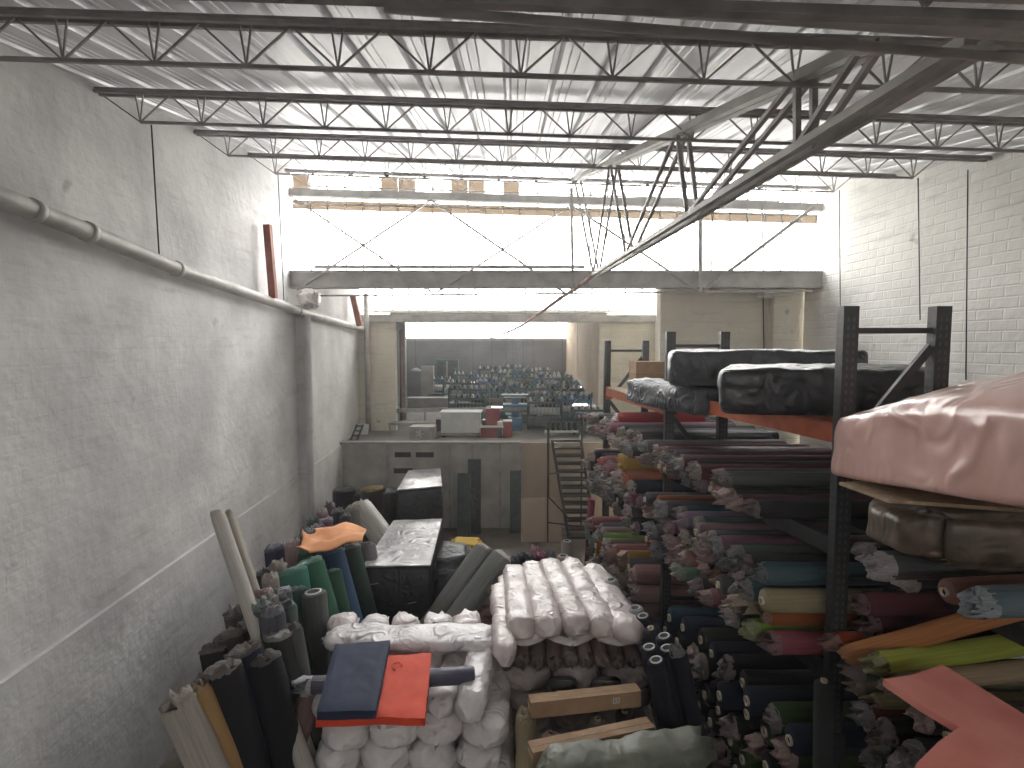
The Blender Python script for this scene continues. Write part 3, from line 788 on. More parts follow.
for k, (z0, z1) in enumerate(((-.50, -.36), (-.355, -.21))):
    mb = MB(); a = at(636, 372, 7.5); mb.box(a.x, a.x + .42, 7.5, 7.95, H + z0, H + z1)
    tag(mb.build('carton', M['carton']), 'pinkish brown carton on the top beams at the far end, %s of two' % ('lower' if k == 0 else 'upper'), 'carton')
block('deck_board', [(1.5, 6.1), (2.1, 6.1), (2.0, 8.2), (1.4, 8.2)], H - .618, H - .60, 'board', 'board across the top beams under the cartons in the far bay', 'board', n=(4, 6, 2), rnd=0, amp=0)
# near bay, right edge of the photo
tl = lambda x, y: (3.25 - y) * .13 - .0
block('wrapped_bale', [(1.99, 1.1), (3.5, 1.1), (3.5, 3.42), (1.93, 3.38)], H - .775, H - .43, 'pink_film',
      'large pink bale in clear shiny film on the near end of the rack', 'bale', n=(34, 40, 14), rnd=.02, amp=.022, freq=3, dome=.27, seed=3, tilt=tl)
p, q = atz(839, 485, -.80), atz(889, 503, -.80)
mb = MB(); mb.hexa([p, q, (3.6, 2.3, H - .80), (3.6, 3.4, H - .80), p + V3((0, 0, .018)), q + V3((0, 0, .018)), (3.6, 2.3, H - .782), (3.6, 3.4, H - .782)])
tag(mb.build('deck_board', M['board']), 'chipboard sheet under the pink bale, its corner sticking out beside the near rack post', 'board')
block('wrapped_bale', [(1.98, 2.75), (3.6, 2.55), (3.6, 3.3), (2.04, 3.28)], H - 1.15, H - .825, 'tan_film',
      'straw coloured film wrapped bundle under the chipboard sheet', 'bale', n=(24, 14, 8), rnd=.3, amp=.03, seed=8)
def R(p, q, r, c, lab, **k): return roll(p, q, r, c, lab, **k)
g = None
for i, (px, py, Y, r, c, lb) in enumerate((
    (868, 555, 3.32, .075, (.05, .055, .055), 'charcoal film wrapped roll on the near bay shelf, upper one under the straw coloured bundle'),
    (880, 566, 3.02, .08, (.06, .065, .07), 'dark slate film wrapped roll, frontmost one under the straw coloured bundle'),
    (905, 580, 3.12, .07, (.03, .032, .05), 'blackish navy roll below the front slate roll in the near bay'))):
    a = at(px, py, Y); R(a, a + V3((1.6, .05, .0)), r, c, lb, satin=True, film=(.55, .52, .52))
a = at(946, 592, 2.72); R(a, a + V3((1.5, .1, .05)), .065, (.32, .16, .13), 'brownish pink roll with an open core at the right edge, under the slate rolls', end='core')
a = at(978, 603, 2.5); R(a, a + V3((1.5, .12, .02)), .075, (.13, .19, .22), 'blue grey film wrapped roll end at the right edge above the orange roll', satin=True, film=(.45, .52, .56))
zN = H - 1.99
a = at(847, 656, 3.30); b_ = at(985, 618, 3.0)
R(a, a + (b_ - a) * 1.55, .06, (.50, .20, .07), 'golden orange roll lying at a slant on the near bay pile', end='tuft', film=(.55, .3, .15))
a = at(835, 642, 3.42); R(a, a + V3((1.4, .02, .02)), .06, (.40, .07, .03), 'rust red roll behind the slanting orange roll')
a = at(879, 664, 3.05); R(a, a + V3((1.5, .22, .075)), .065, (.42, .46, .07), 'yellow green roll in the near bay, just above the coral sheet')
a = at(893, 684, 2.98); R(a, a + V3((1.5, .2, .03)), .055, (.46, .34, .22), 'beige roll between the yellow green roll and the coral sheet')
a = at(853, 671, 3.32); R(a, a + V3((1.5, .02, .0)), .06, (.10, .12, .13), 'grey blue roll end under the slanting orange roll')
a = at(857, 687, 3.32); R(a, a + V3((1.5, .02, .0)), .058, (.28, .26, .16), 'khaki roll end left of the coral sheet, upper one')
a = at(874, 703, 3.15); R(a, a + V3((1.5, .02, .0)), .055, (.34, .30, .16), 'khaki roll end left of the coral sheet, lower one')
pile(0, 2.1, 3.35, H - 2.5, lambda y: H - 1.93, .08, {'black': 4, 'charcoal': 4, 'dark brown': 3, 'burgundy': 2}, 'lower shelf, near bay', front=.04)
for k, (px, py) in enumerate(((862, 604), (868, 626))):
    a = at(px, py, 3.42 - .02 * k); R(a, a + V3((1.4, .02, 0)), .075, ((.13, .03, .04), (.09, .025, .035))[k], 'dark burgundy roll behind the slanting golden orange roll, %s one' % ('upper', 'lower')[k], film=(.2, .12, .12))
pile(0, 2.9, 3.4, 0.02, lambda y: .9, .12, {'black': 4, 'charcoal': 4, 'slate grey': 2}, 'floor pile, near bay', front=.0)
# coral sheet
pts = [(883, 679), (913, 675), (942, 664), (985, 690), (1024, 714), (1090, 752), (1090, 830), (900, 830), (916, 764), (938, 742), (959, 727), (920, 704)]
vs = [atz(x, y, -1.68) for x, y in pts]; n = len(vs); mb = MB()
mb.add(vs + [v + V3((0, 0, -.035)) for v in vs], [tuple(range(n)), tuple(range(2 * n - 1, n - 1, -1))] + [(i, (i + 1) % n, n + (i + 1) % n, n + i) for i in range(n)])
tag(mb.build('foam_sheet', M['foam']), 'flat coral pink foam sheet with a notched edge in the lower right corner', 'sheet')
# dark tube standing in the aisle by the near post
a = at(824, 682, 3.3); R(a, (a.x + .02, a.y - .02, .02), .055, (.03, .035, .035), 'dark grey tube standing upright before the near rack post', end='core', name='fabric_tube', cat='tube')
# red, grey and yellow things on the far bay pile
a = at(617, 422, 7.3); R(a, a + V3((1.12, -.05, .05)), .12, (.42, .035, .045), 'bright red thick roll on top of the far bay pile', film=(.75, .68, .66))
a = at(604, 431, 7.75); R(a, a + V3((1.2, 0, 0)), .085, (.10, .10, .11), 'dark grey roll behind the bright red roll', film=(.4, .4, .42))
a = at(640, 440, 7.0); R(a, a + V3((1.2, 0, 0)), .10, (.26, .24, .23), 'grey taupe thick roll below the bright red roll', film=(.6, .5, .42))
a = at(690, 428, 7.9); block('cloth_bundle', [(a.x, 7.8), (a.x + .6, 7.8), (a.x + .6, 8.1), (a.x, 8.1)], a.z - .06, a.z + .06, 'yellow_cloth', 'small yellow cloth behind the red roll', 'cloth', n=(8, 5, 4), rnd=.3)
# extra bright ends seen in the photo on the middle shelves
for (px, py, Y, r, c, lb) in (
    (621, 462, 6.35, .10, (.56, .34, .07), 'mustard yellow roll in the middle of the far bay face'),
    (626, 478, 6.3, .09, (.55, .17, .09), 'salmon orange roll just under the mustard yellow roll'),
    (602, 462, 7.4, .07, (.55, .12, .14), 'small crimson roll left of the mustard yellow roll'),
    (665, 520, 5.75, .085, (.42, .20, .09), 'orange brown roll end at the second post, middle shelf')):
    a = at(px, py, Y); R(a, a + V3((1.3, 0, 0)), r, c, lb, film=tuple(min(1, v * 1.5) for v in c))
# magenta pole at the far end of the rack
a = at(592, 500, 8.9); mb = MB(); mb.tube([(a.x - .06, 8.9, .01), (a.x, 8.95, a.z)], .06, 12)
tag(mb.build('tall_tube', M['fabric'], color=(.22, .03, .07)), 'dark magenta tube standing alone at the far end of the rack', 'tube')

# ------------------------------------------------------------------ white bundles, front centre
def bundle(p, q, w, h, m, seed, amp=.024, tip=.09, nn=22):
    """film wrapped long bundle from p to q with gathered, crumpled ends"""
    p = V3(p); q = V3(q); L = (q - p).length; d = (q - p) / L
    side = d.cross(V3((0, 0, 1))).normalized(); up = side.cross(d)
    mb = MB(); n = 24; vs = []; fs = []
    rows = [(-tip, .12), (-tip * .8, .34), (-tip * .35, .70), (0, .90), (.04, .99)] + [(.04 + (L - .08) * k / nn, 1) for k in range(1, nn)] + [(L - .04, .99), (L, .9), (L + tip * .35, .7), (L + tip * .8, .34), (L + tip, .12)]
    for x, r in rows:
        for k in range(n):
            t = 2 * PI * k / n; c, s = math.cos(t), math.sin(t)
            e = .72
            cc = math.copysign(abs(c) ** e, c); ss = math.copysign(abs(s) ** e, s)
            P = p + d * x + side * (cc * w / 2 * r) + up * (ss * h / 2 * r)
            nv = noise.noise((P + V3((seed, seed * 2, 0))) * 4.5) * amp + noise.noise((P + V3((seed, 0, 3))) * 14) * amp * .7
            if r < .95: nv += noise.noise((P + V3((seed, 0, 7))) * 22) * amp * 1.6
            P = P + (side * cc + up * ss) * nv + d * (nv * (1.5 if r < .95 else 0)) - up * (.03 * (1 - r))
            vs.append(P)
    for i in range(len(rows) - 1):
        for k in range(n):
            k2 = (k + 1) % n; fs.append((i * n + k, (i + 1) * n + k, (i + 1) * n + k2, i * n + k2))
    mb.add(vs, fs, 0, True)
    e = (len(rows) - 1) * n
    mb.add([vs[k] for k in range(n)], [tuple(range(n))], 0); mb.add([vs[e + k] for k in range(n)], [tuple(range(n))], 0)
    return weld(mb.mesh('film_bundle', M[m]))
def B(p, q, w, h, m, lab, seed, group=None, cat='bundle', **k):
    o = put('film_bundle', bundle(p, q, w, h, m, seed, **k)); return tag(o, lab, cat, group)
# stack 1
X0, X1, Y0, Y1, ZT = -1.42, -.06, 3.72, 4.95, H - 2.50
nc = 4; w = (X1 - X0) / nc
lay = 0; z = ZT - .09 - .0
hgt = .185
while z > .05:
    for i in range(nc):
        off = (.05 if lay % 2 else 0)
        xc = X0 + w * (i + .5) + off + random.uniform(-.015, .015); yo = random.uniform(-.05, .05)
        if lay == 0 and i >= 2: continue
        B((xc, Y0 + .08 + yo, z), (xc + random.uniform(-.02, .02), Y1 - .08, z), w * 1.02, hgt * 1.04, 'white_wrap',
          'white bundle in the front stack, %s, %s from its left side' % ('top layer' if lay == 0 else ORD[lay] + ' layer down', ORD[i]),
          lay * 7 + i, 'white bundles of the front stack')
    lay += 1; z -= hgt * .93
# bundles on top of stack 1
B((-.78, 3.85, ZT - .10), (-.60, 4.75, ZT - .05), .22, .17, 'white_wrap', 'short white bundle peeping out right of the red cloth', 51)
B((-.30, 3.80, ZT - .06), (-.22, 4.75, ZT - .02), .24, .22, 'white_wrap', 'white roll along the right edge of the front stack', 52)
B((-.52, 3.9, ZT - .11), (-.42, 4.75, ZT - .09), .22, .16, 'white_wrap', 'white bundle sunk between the two at the right of the front stack', 53)
B((-1.50, 4.56, ZT + .06), (-.16, 4.50, ZT + .08), .36, .12, 'white_wrap', 'long white bundle laid across the back of the front stack behind the cloths', 54, nn=28)
a, b = atz(306, 686, -2.43), atz(475, 675, -2.43)
o = R(a, b, .062, (.10, .10, .16), 'slate violet roll in clear film lying across the front stack under the cloths', satin=True, film=(.7, .7, .76))
for i, (px, c) in enumerate(((345, 1), (378, 0), (408, 1), (440, 0), (468, 1))):
    a = at(px, 640, 4.9)
    B((a.x, 4.78, ZT + .0), (a.x - .03, 4.98, ZT - .01), .26, .17, 'white_wrap2' if c else 'white_wrap', 'pale bundle end behind the long white bundle of the front stack, %s from the left' % ORD[i], 60 + i, 'bundles at the back of the front stack')
# folded cloths
def cloth(name, corners, z, th, m, label, seed, layers=4, amp=.008):
    mb = MB(); q = [V3(c) for c in corners]; n = 22
    vs = []; fs = []
    def P(u, v): return (q[0] * (1 - u) + q[1] * u) * (1 - v) + (q[3] * (1 - u) + q[2] * u) * v
    for j in range(n + 1):
        for i in range(n + 1):
            p = P(i / n, j / n); nz = noise.noise(p * 4 + V3((seed, 0, 0))) * amp + noise.noise(p * 11 + V3((seed, 0, 0))) * amp * .4
            ed = min(i, j, n - i, n - j); drop = .012 if ed == 0 else (.004 if ed == 1 else 0)
            vs.append(p + V3((nz * .6, nz * .6, nz - drop)))
    for j in range(n):
        for i in range(n): a = j * (n + 1) + i; fs.append((a, a + 1, a + n + 2, a + n + 1))
    mb.add(vs, fs, 0, True)
    # stacked fold edges all the way round
    ring = [(i / n, 0) for i in range(n)] + [(1, j / n) for j in range(n)] + [(1 - i / n, 1) for i in range(n)] + [(0, 1 - j / n) for j in range(n)]
    cen = sum(q, V3()) / 4
    rows = layers * 4 + 1; vs = []; fs = []; m_ = len(ring)
    for r_ in range(rows):
        k = r_ / (rows - 1); ins = .010 * (1 - math.cos(k * layers * 2 * PI)) * .5
        for (u, v) in ring:
            p = P(u, v); nz = noise.noise(p * 4 + V3((seed, 0, 0))) * amp + noise.noise(p * 11 + V3((seed, 0, 0))) * amp * .4
            d = (cen - p).normalized(); vs.append(p + V3((nz * .6, nz * .6, nz - .012 - th * k)) + d * (ins - .004))
    for r_ in range(rows - 1):
        for k in range(m_): k2 = (k + 1) % m_; fs.append((r_ * m_ + k, r_ * m_ + k2, (r_ + 1) * m_ + k2, (r_ + 1) * m_ + k))
    mb.add(vs, fs, 0, True)
    mb.add([vs[(rows - 1) * m_ + k] for k in range(m_)], [tuple(range(m_))], 0)
    o = put(name, weld(mb.mesh(name, M[m]), .001)); return tag(o, label, 'cloth')
zr = -2.36
cloth('folded_cloth', [atz(316, 717, zr), atz(425, 716, zr), atz(431, 651, zr), atz(352, 656, zr)], 0, .05, 'red_cloth', 'bright red folded cloth on the front stack, partly under the navy one', 3)
zr = -2.29
cloth('folded_cloth', [atz(317, 709, zr), atz(375, 709, zr), atz(390, 639, zr), atz(335, 643, zr)], 0, .055, 'navy_cloth', 'navy blue folded cloth lying over the red one on the front stack', 9)
a = atz(397, 667, -2.352); pts = [a + V3((.035 * math.cos(t) * (1 - .15 * math.sin(2 * t)), .05 * math.sin(t), .006)) for t in [k * .45 for k in range(11)]]
mb = MB(); mb.tube(pts, .006, 6); tag(mb.build('cord', M['red_cloth']), 'loop of red cord on the red cloth beside the navy one', 'cord')

# stack 2
ZT2 = H - 2.30
tops2 = [(-.02, 0), (.20, .0), (.40, .03), (.60, .05), (.82, -.02)]
bx0, bx1 = at(500, 640, 4.42).x, at(647, 640, 4.42).x
n5 = 5
for i in range(n5):
    px_f = (521, 549, 578, 604, 631)[i]; px_b = (514, 532, 550, 570, 592)[i]
    zf = ZT2 - .095
    pf = atz(px_f, (630, 628, 626, 628, 634)[i], -2.33); pb = atz(px_b, (573, 568, 566, 566, 572)[i], -2.33)
    B(pf, pb, .235 if i < 4 else .26, .19, 'white_wrap2', 'cream white film wrapped roll on top of the middle stack, %s from the left' % ORD[i], 100 + i, 'cream rolls on top of the middle stack', nn=30, amp=.014, tip=.06)
for i in range(3):
    xc = bx0 + .20 + i * .40
    B((xc, 4.60, ZT2 - .165), (xc - .05, 5.85, ZT2 - .165), .42, .10, 'white_wrap2', 'flat cream bundle in the second layer of the middle stack, %s from the left' % ORD[i], 110 + i, 'second layer of the middle stack', nn=20, amp=.02)
B(atz(506, 655, -2.40), atz(499, 590, -2.40), .17, .20, 'white_wrap2', 'cream bundle along the left side of the middle stack top', 119, nn=24)
# a row of thin rolls, ends towards us
for i in range(9):
    xc = bx0 + .05 + i * .131
    for k in range(2):
        R((xc + (.06 if k else 0), 4.42 + random.uniform(-.02, .02), ZT2 - .275), (xc, 5.05, ZT2 - .275), .064, random.choice([(.30, .22, .20), (.36, .28, .26), (.26, .20, .18)]),
          'thin taupe roll with its end to us under the cream bundles, %s from the left' % ORD[i], name='thin_roll', group='row of thin taupe rolls in the middle stack', film=(.42, .34, .32)) if k == 0 else None
for k in range(2):
    for i in range(3):
        B((bx0 + .22 + i * .41, 4.40, ZT2 - .42 - k * .17), (bx0 + .2 + i * .41, 5.1, ZT2 - .42 - k * .17), .40, .17, 'taupe_wrap', 'flat taupe bundle low in the middle stack, %s from left, %s row' % (ORD[i], ('upper', 'lower')[k]), 130 + i + 5 * k, 'taupe bundles of the middle stack')
for k in range(5):
    for i in range(2):
        R((-.32 - .04 * (k % 2) + .03 * i, 6.02 + .15 * i, ZT2 - .38 - k * .125), (1.0, 6.05 + .15 * i, ZT2 - .38 - k * .125), .065,
          random.choice([(.50, .33, .28), (.55, .42, .36), (.42, .26, .22)]), 'peach taupe roll lying crosswise in the middle stack, %s layer down, %s one' % (ORD[k], ('nearer', 'farther')[i]), name='thin_roll', group='crosswise rolls left of the middle stack', film=(.6, .45, .4))
# inner support of the middle stack
mb = MB(); 
for zz in (.06, .22):
    for i in range(5): mb.box(bx0 + .05, bx1 - .02, 4.5 + i * .32, 4.62 + i * .32, zz, zz + .02)
for i in range(3): mb.box(bx0 + .08 + i * .5, bx0 + .18 + i * .5, 4.5, 5.9, .08, .22)
mb.box(bx0 + .05, bx1 - .02, 4.5, 5.9, .24, .26)
tag(mb.build('pallet', M['board']), 'wooden pallet under the middle stack', 'pallet')
z = .36; k = 0
while z < ZT2 - .72:
    for i in range(3):
        B((bx0 + .24 + i * .40, 4.55, z), (bx0 + .24 + i * .40, 5.85, z), .40, .19, 'taupe_wrap', 'taupe bundle low in the middle stack, %s row above the pallet, %s from the left' % (ORD[k], ORD[i]), 150 + k * 3 + i, 'lower bundles of the middle stack', nn=10)
    z += .18; k += 1

# cartons and upright rolls before the middle stack
def carton(pl, pr, z, hh, dd, label, seal=True):
    a, b = atz(*pl, z), atz(*pr, z); d = (b - a).normalized(); n_ = V3((-d.y, d.x, 0)) * dd
    lo = V3((0, 0, -hh)); q = [a + lo, b + lo, b + n_ + lo, a + n_ + lo, a, b, b + n_, a + n_]
    mb = MB(); mb.hexa(q); o = tag(mb.build('long_carton', M['carton']), label, 'carton')
    mb = MB(); c = (a + b) / 2 + n_ * .5; e = n_ * .07
    mb.hexa([a + n_ * .46 + V3((0, 0, .0)), b + n_ * .46, b + n_ * .54, a + n_ * .54, a + n_ * .46 + V3((0, 0, .0015)), b + n_ * .46 + V3((0, 0, .0015)), b + n_ * .54 + V3((0, 0, .0015)), a + n_ * .54 + V3((0, 0, .0015))])
    mb.build('tape', M['board'], o)
    for e0, e1 in ((a, n_), (b, n_)):
        mb = MB(); s = -d if e0 is a else d
        mb.hexa([e0 + lo * .5 + s * .002, e0 + lo * .5 + s * .004, e0 + n_ + lo * .5 + s * .004, e0 + n_ + lo * .5 + s * .002,
                 e0 + lo * .42 + s * .002, e0 + lo * .42 + s * .004, e0 + n_ + lo * .42 + s * .004, e0 + n_ + lo * .42 + s * .002]); mb.build('flap_seam', M['core'], o)
    if seal:
        w = a.lerp(b, .74); nn_ = V3((d.y, -d.x, 0)) * .002
        for s0, s1, t0, t1 in ((0, .05, -.03, -.036), (0, .05, -.066, -.072), (0, .006, -.03, -.072), (.044, .05, -.03, -.072), (.018, .032, -.045, -.058)):
            p0 = w + d * s0 + nn_; p1 = w + d * s1 + nn_
            mb = MB(); mb.add([p0 + V3((0, 0, t1)), p1 + V3((0, 0, t1)), p1 + V3((0, 0, t0)), p0 + V3((0, 0, t0))], [(0, 1, 2, 3)]); mb.build('printed_mark', M['white_core'], o)
    return o
carton((531, 703), (641, 691), -2.52, .12, .10, 'long kraft carton lying across before the middle stack, the farther of two')
carton((533, 753), (655, 727), -2.52, .075, .11, 'long kraft carton lying across before the middle stack, the nearer of two', False)
def stand(px, py, z, r, c, lab, dx=0, dy=0, end='core', **k):
    k.setdefault('name', 'standing_roll')
    a = atz(px, py, z); return R(a, (a.x + dx, a.y + dy, .02), r, c, lab, end=end, **k)
stand(526, 716, -2.68, .075, (.56, .48, .30), 'cream yellow roll standing upright at the left of the two long cartons', end='tuft', film=(.7, .6, .42))
stand(551, 735, -2.68, .07, (.40, .28, .30), 'dusty pink roll standing between the long cartons')
stand(598, 720, -2.68, .06, (.28, .30, .24), 'greyish roll standing between the long cartons on the right')
stand(625, 712, -2.68, .07, (.06, .05, .05), 'dark roll standing under the right ends of the long cartons')
a = atz(548, 770, -2.54); b = atz(700, 747, -2.54)
B(a, b, .26, .18, 'olive_wrap', 'grey green fabric bolt lying across the bottom edge of the photo', 200, nn=24)
bpy.data.objects[-1] if False else None
for i, (px, py) in enumerate(((560, 775), (600, 772), (645, 765), (680, 758))):
    stand(px, py, -2.66, .09, random.choice([(.10, .09, .08), (.18, .15, .13), (.06, .06, .07)]), 'dark upright roll under the grey green bolt, %s from the left' % ORD[i], group='upright rolls under the bolt')
# tyre-like dark coils
for i, (px, Y) in enumerate(((563, 4.18), (608, 4.2))):
    a = at(px, 693, Y); mb = MB()
    pts = [a + V3((.10 * math.cos(t), .02 * math.sin(3 * t), .075 * math.sin(t))) for t in [k * 2 * PI / 20 for k in range(21)]]
    mb.tube(pts, .035, 8, cap=False)
    mb.tube([p + V3((0, .06, 0)) for p in pts], .033, 8, cap=False)
    tag(mb.build('coil', M['dark_metal']), 'dark coil tucked behind the farther long carton, the %s one' % ('left' if i == 0 else 'right'), 'coil')
# navy rolls standing right of the middle stack
for i, (px, py, e, c) in enumerate(((664, 636, 'white', (.016, .016, .035)), (649, 647, 'white', (.02, .02, .04)), (667, 648, 'white', (.018, .018, .034)), (656, 660, 'white', (.014, .014, .03)), (677, 652, 'tuft', (.016, .016, .03)), (651, 629, 'core', (.03, .03, .05)),
                                    (643, 616, 'white', (.03, .035, .05)), (635, 608, 'white', (.025, .025, .04)), (611, 580, 'white', (.03, .03, .05)))):
    if i > 6: c = (.5, .5, .52)
    a = atz(px, py, -2.22); R(a, (a.x + .36, a.y + .02, .02), .068, c, 'near black navy roll, %s core top, leaning right of middle stack, %s from front' % ('white' if e == 'white' else 'cream', ORD[i]), end=e, name='standing_roll', group='navy rolls leaning right of the middle stack')

# ------------------------------------------------------------------ behind the middle stack
a = at(484, 548, 6.5); R(a, (a.x - 1.0, 5.9, .05), .15, (.22, .22, .21), 'grey film wrapped bolt leaning left behind the middle stack, the left one', satin=True, film=(.6, .58, .55), flat=.6)
a = at(503, 556, 6.25); R(a, (a.x - 1.05, 5.65, .05), .17, (.20, .21, .20), 'grey film wrapped bolt leaning left behind the middle stack, the broad right one', satin=True, film=(.7, .65, .62), flat=.7)
for i, (px, py, c) in enumerate(((514, 560, (.03, .035, .06)), (522, 556, (.03, .04, .07)), (531, 558, (.03, .03, .06)), (541, 555, (.40, .05, .14)), (551, 557, (.03, .03, .05)), (535, 549, (.60, .30, .36)))):
    stand(px, py, -2.42, .065, c, ('pink' if c[0] > .3 else 'dark navy') + ' small roll standing behind the middle stack, %s in its row' % ORD[i], end='tuft', film=(.5, .3, .36) if c[0] > .3 else (.10, .12, .16), group='small rolls behind the middle stack')
stand(563, 556, -2.42, .085, (.55, .42, .26), 'roll with a broad cream top behind the middle stack', end='white')
stand(567, 541, -2.35, .07, (.30, .28, .27), 'roll with a white cap standing farthest behind the middle stack', end='white')
a = at(468, 548, 7.6); block('cloth_bundle', [(a.x - .25, 7.4), (a.x + .2, 7.4), (a.x + .2, 7.9), (a.x - .25, 7.9)], a.z - .12, a.z + .08, 'yellow_cloth', 'yellow cloth heap right of the black crate', 'cloth', n=(10, 8, 6), rnd=.4, amp=.04)
a = at(450, 570, 6.9); block('film_heap', [(a.x - .22, 6.6), (a.x + .25, 6.6), (a.x + .3, 7.5), (a.x - .2, 7.5)], .02, a.z + .25, 'black_film2', 'heap of dark wrinkled film standing against the right side of the black crate', 'bundle', n=(10, 14, 18), rnd=.3, amp=.07, freq=3)
a = at(452, 612, 6.2); block('film_heap', [(a.x - .12, 6.1), (a.x + .12, 6.1), (a.x + .12, 6.4), (a.x - .12, 6.4)], .02, a.z + .05, 'pink_film', 'small pink film bundle at the foot of the leaning grey bolts', 'bundle', n=(8, 8, 8), rnd=.4, amp=.04)

# ------------------------------------------------------------------ black crates
def crate(fl, fr, bl, br, z, label, seed):
    a, b, c, d = atz(*fl, z), atz(*fr, z), atz(*br, z), atz(*bl, z)
    cx = (a + c) / 2
    o = block('wrapped_crate', [(a.x, a.y), (b.x, b.y), (c.x, c.y), (d.x, d.y)], .02, H + z, 'black_film', label, 'crate', n=(20, 24, 18), rnd=.03, amp=.012, freq=3, seed=seed)
    mb = MB(); n = 16; vs = []; fs = []
    for j in range(n + 1):
        for i in range(n + 1):
            u, v = .015 + .97 * i / n, .01 + .98 * j / n
            p = a.lerp(b, u).lerp(d.lerp(c, u), v); vs.append(p + V3((0, 0, .016 + noise.noise(p * 5) * .006)))
    for j in range(n):
        for i in range(n): k = j * (n + 1) + i; fs.append((k, k + 1, k + n + 2, k + n + 1))
    m2 = len(vs); vs2 = [v - V3((0, 0, .02)) for v in vs]
    mb.add(vs, fs, 0, True); mb.add(vs2, [f[::-1] for f in fs], 0)
    mb.build('top_sheet', M['silver_film'], o)
    return o
o = crate((361, 568), (431, 567), (393, 521), (443, 519), -2.56, 'big black film wrapped crate with a shiny grey sheet on top', 11)
for (px, py) in ((374, 584), (412, 603)):
    a = at(px, py, atz(361, 568, -2.56).y - .018); mb = MB(); mb.bar(a - V3((.05, 0, .01)), a + V3((.05, 0, .01)), .02, .004); mb.build('label', M['steel_light'], o)
crate((396, 491), (443, 487), (408, 471), (441, 469), -2.3, 'smaller black film wrapped crate near the grey partition', 12)
for i, (px, py, c) in enumerate(((345, 489, (.03, .03, .035)), (356, 493, (.03, .03, .03)), (373, 488, (.035, .033, .03)), (386, 491, (.03, .03, .03)))):
    a = at(px, py, 10.0 + .1 * (i % 2))
    R(a, (a.x, a.y, .02), .22, c, 'thick black wrapped roll standing at the partition, ' + ('the one with a yellow top' if i == 2 else ORD[i] + ' of four from the left'), satin=True, end='tuft', film=(.55, .40, .10) if i == 2 else (.10, .10, .11))

# ------------------------------------------------------------------ rolls along the left wall
def lean(px, py, z, r, c, lab, dx=.30, dy=-.25, **k):
    k.setdefault('name', 'leaning_roll')
    a = atz(px, py, z); return R(a, (a.x + dx, a.y + dy, .03), r, c, lab, **k)
o = lean(178, 700, -2.22, .11, (.50, .46, .40), 'cream scalloped roll leaning nearest on the left wall, dark marks along its edge', .60, -.05, film=(.5, .42, .34))
for k in range(7):
    p = o.matrix_world @ V3((.06 + k * .07, -.82, .55)); 
    mb = MB(); mb.tube([p + V3((-.012, -.01, 0)), p + V3((.02, -.012, 0))], [.03, .026], 10)
    c = mb.build('dark_mark', M['hole']); 
    c.parent = o; c.matrix_parent_inverse = o.matrix_world.inverted()
lean(199, 688, -2.20, .07, (.50, .31, .13), 'tan roll leaning behind the cream scalloped roll', .62, -.0, film=(.55, .45, .32))
for i, (px, py, z, r, c, lb, dx) in enumerate((
    (222, 668, -2.15, .13, (.012, .012, .016), 'black roll leaning beside the tan roll, nearest of the black group', .42),
    (243, 650, -2.15, .13, (.018, .022, .055), 'dark navy roll leaning in the black group by the left wall', .40),
    (206, 680, -2.20, .10, (.05, .04, .035), 'dark brown crumple ended roll between tan roll and left wall', .35),
    (228, 634, -2.20, .11, (.10, .085, .08), 'brownish roll end sticking up at the left wall, behind the navy roll', .3),
    (265, 657, -2.18, .11, (.012, .013, .02), 'black roll on the stack side of the dark navy roll', .36),
    (250, 625, -2.20, .10, (.05, .035, .03), 'dark roll with a red brown end near the long white tubes', .3),
    (278, 634, -2.15, .10, (.045, .05, .055), 'charcoal roll with a film top, stack side of the long white tubes', .32),
    (291, 628, -2.15, .08, (.12, .125, .12), 'grey roll next to the charcoal roll by the white tubes', .30),
    (236, 612, -2.25, .10, (.12, .10, .09), 'pale brown roll end highest in the group by the left wall', .3),
    (214, 648, -2.25, .10, (.03, .026, .024), 'blackish brown roll end close to the left wall in the black group', .35),
    (256, 602, -2.2, .09, (.14, .11, .09), 'brown roll end behind the white tubes', .3))):
    lean(px, py, z, r, c, lb, dx, -.15, film=(.22, .19, .17) if i != 6 else (.4, .4, .38))
a = at(252, 655, 4.1); R(a, (a.x + .35, 3.9, .03), .045, (.20, .15, .14), 'thin brown tube leaning among the black rolls', end='core', name='fabric_tube', cat='tube')
a = at(312, 690, 3.98); R(a, (a.x - .32, 3.65, .03), .085, (.24, .16, .15), 'brownish pink roll leaning against the left side of the front stack', film=(.3, .22, .2))
# two long white tubes leaning on the wall
a = at(217, 513, 4.7); R(a, (-.84, 3.1, .05), .058, (.60, .57, .52), 'long cream white tube leaning on the left wall, the thicker nearer one', end='tuft', film=(.6, .5, .36), name='long_tube', cat='tube')
a = at(229, 515, 4.95); R(a, (-.98, 3.4, .05), .045, (.52, .48, .42), 'long beige white tube leaning on the left wall, the thinner one behind', end='tuft', film=(.5, .4, .3), name='long_tube', cat='tube')
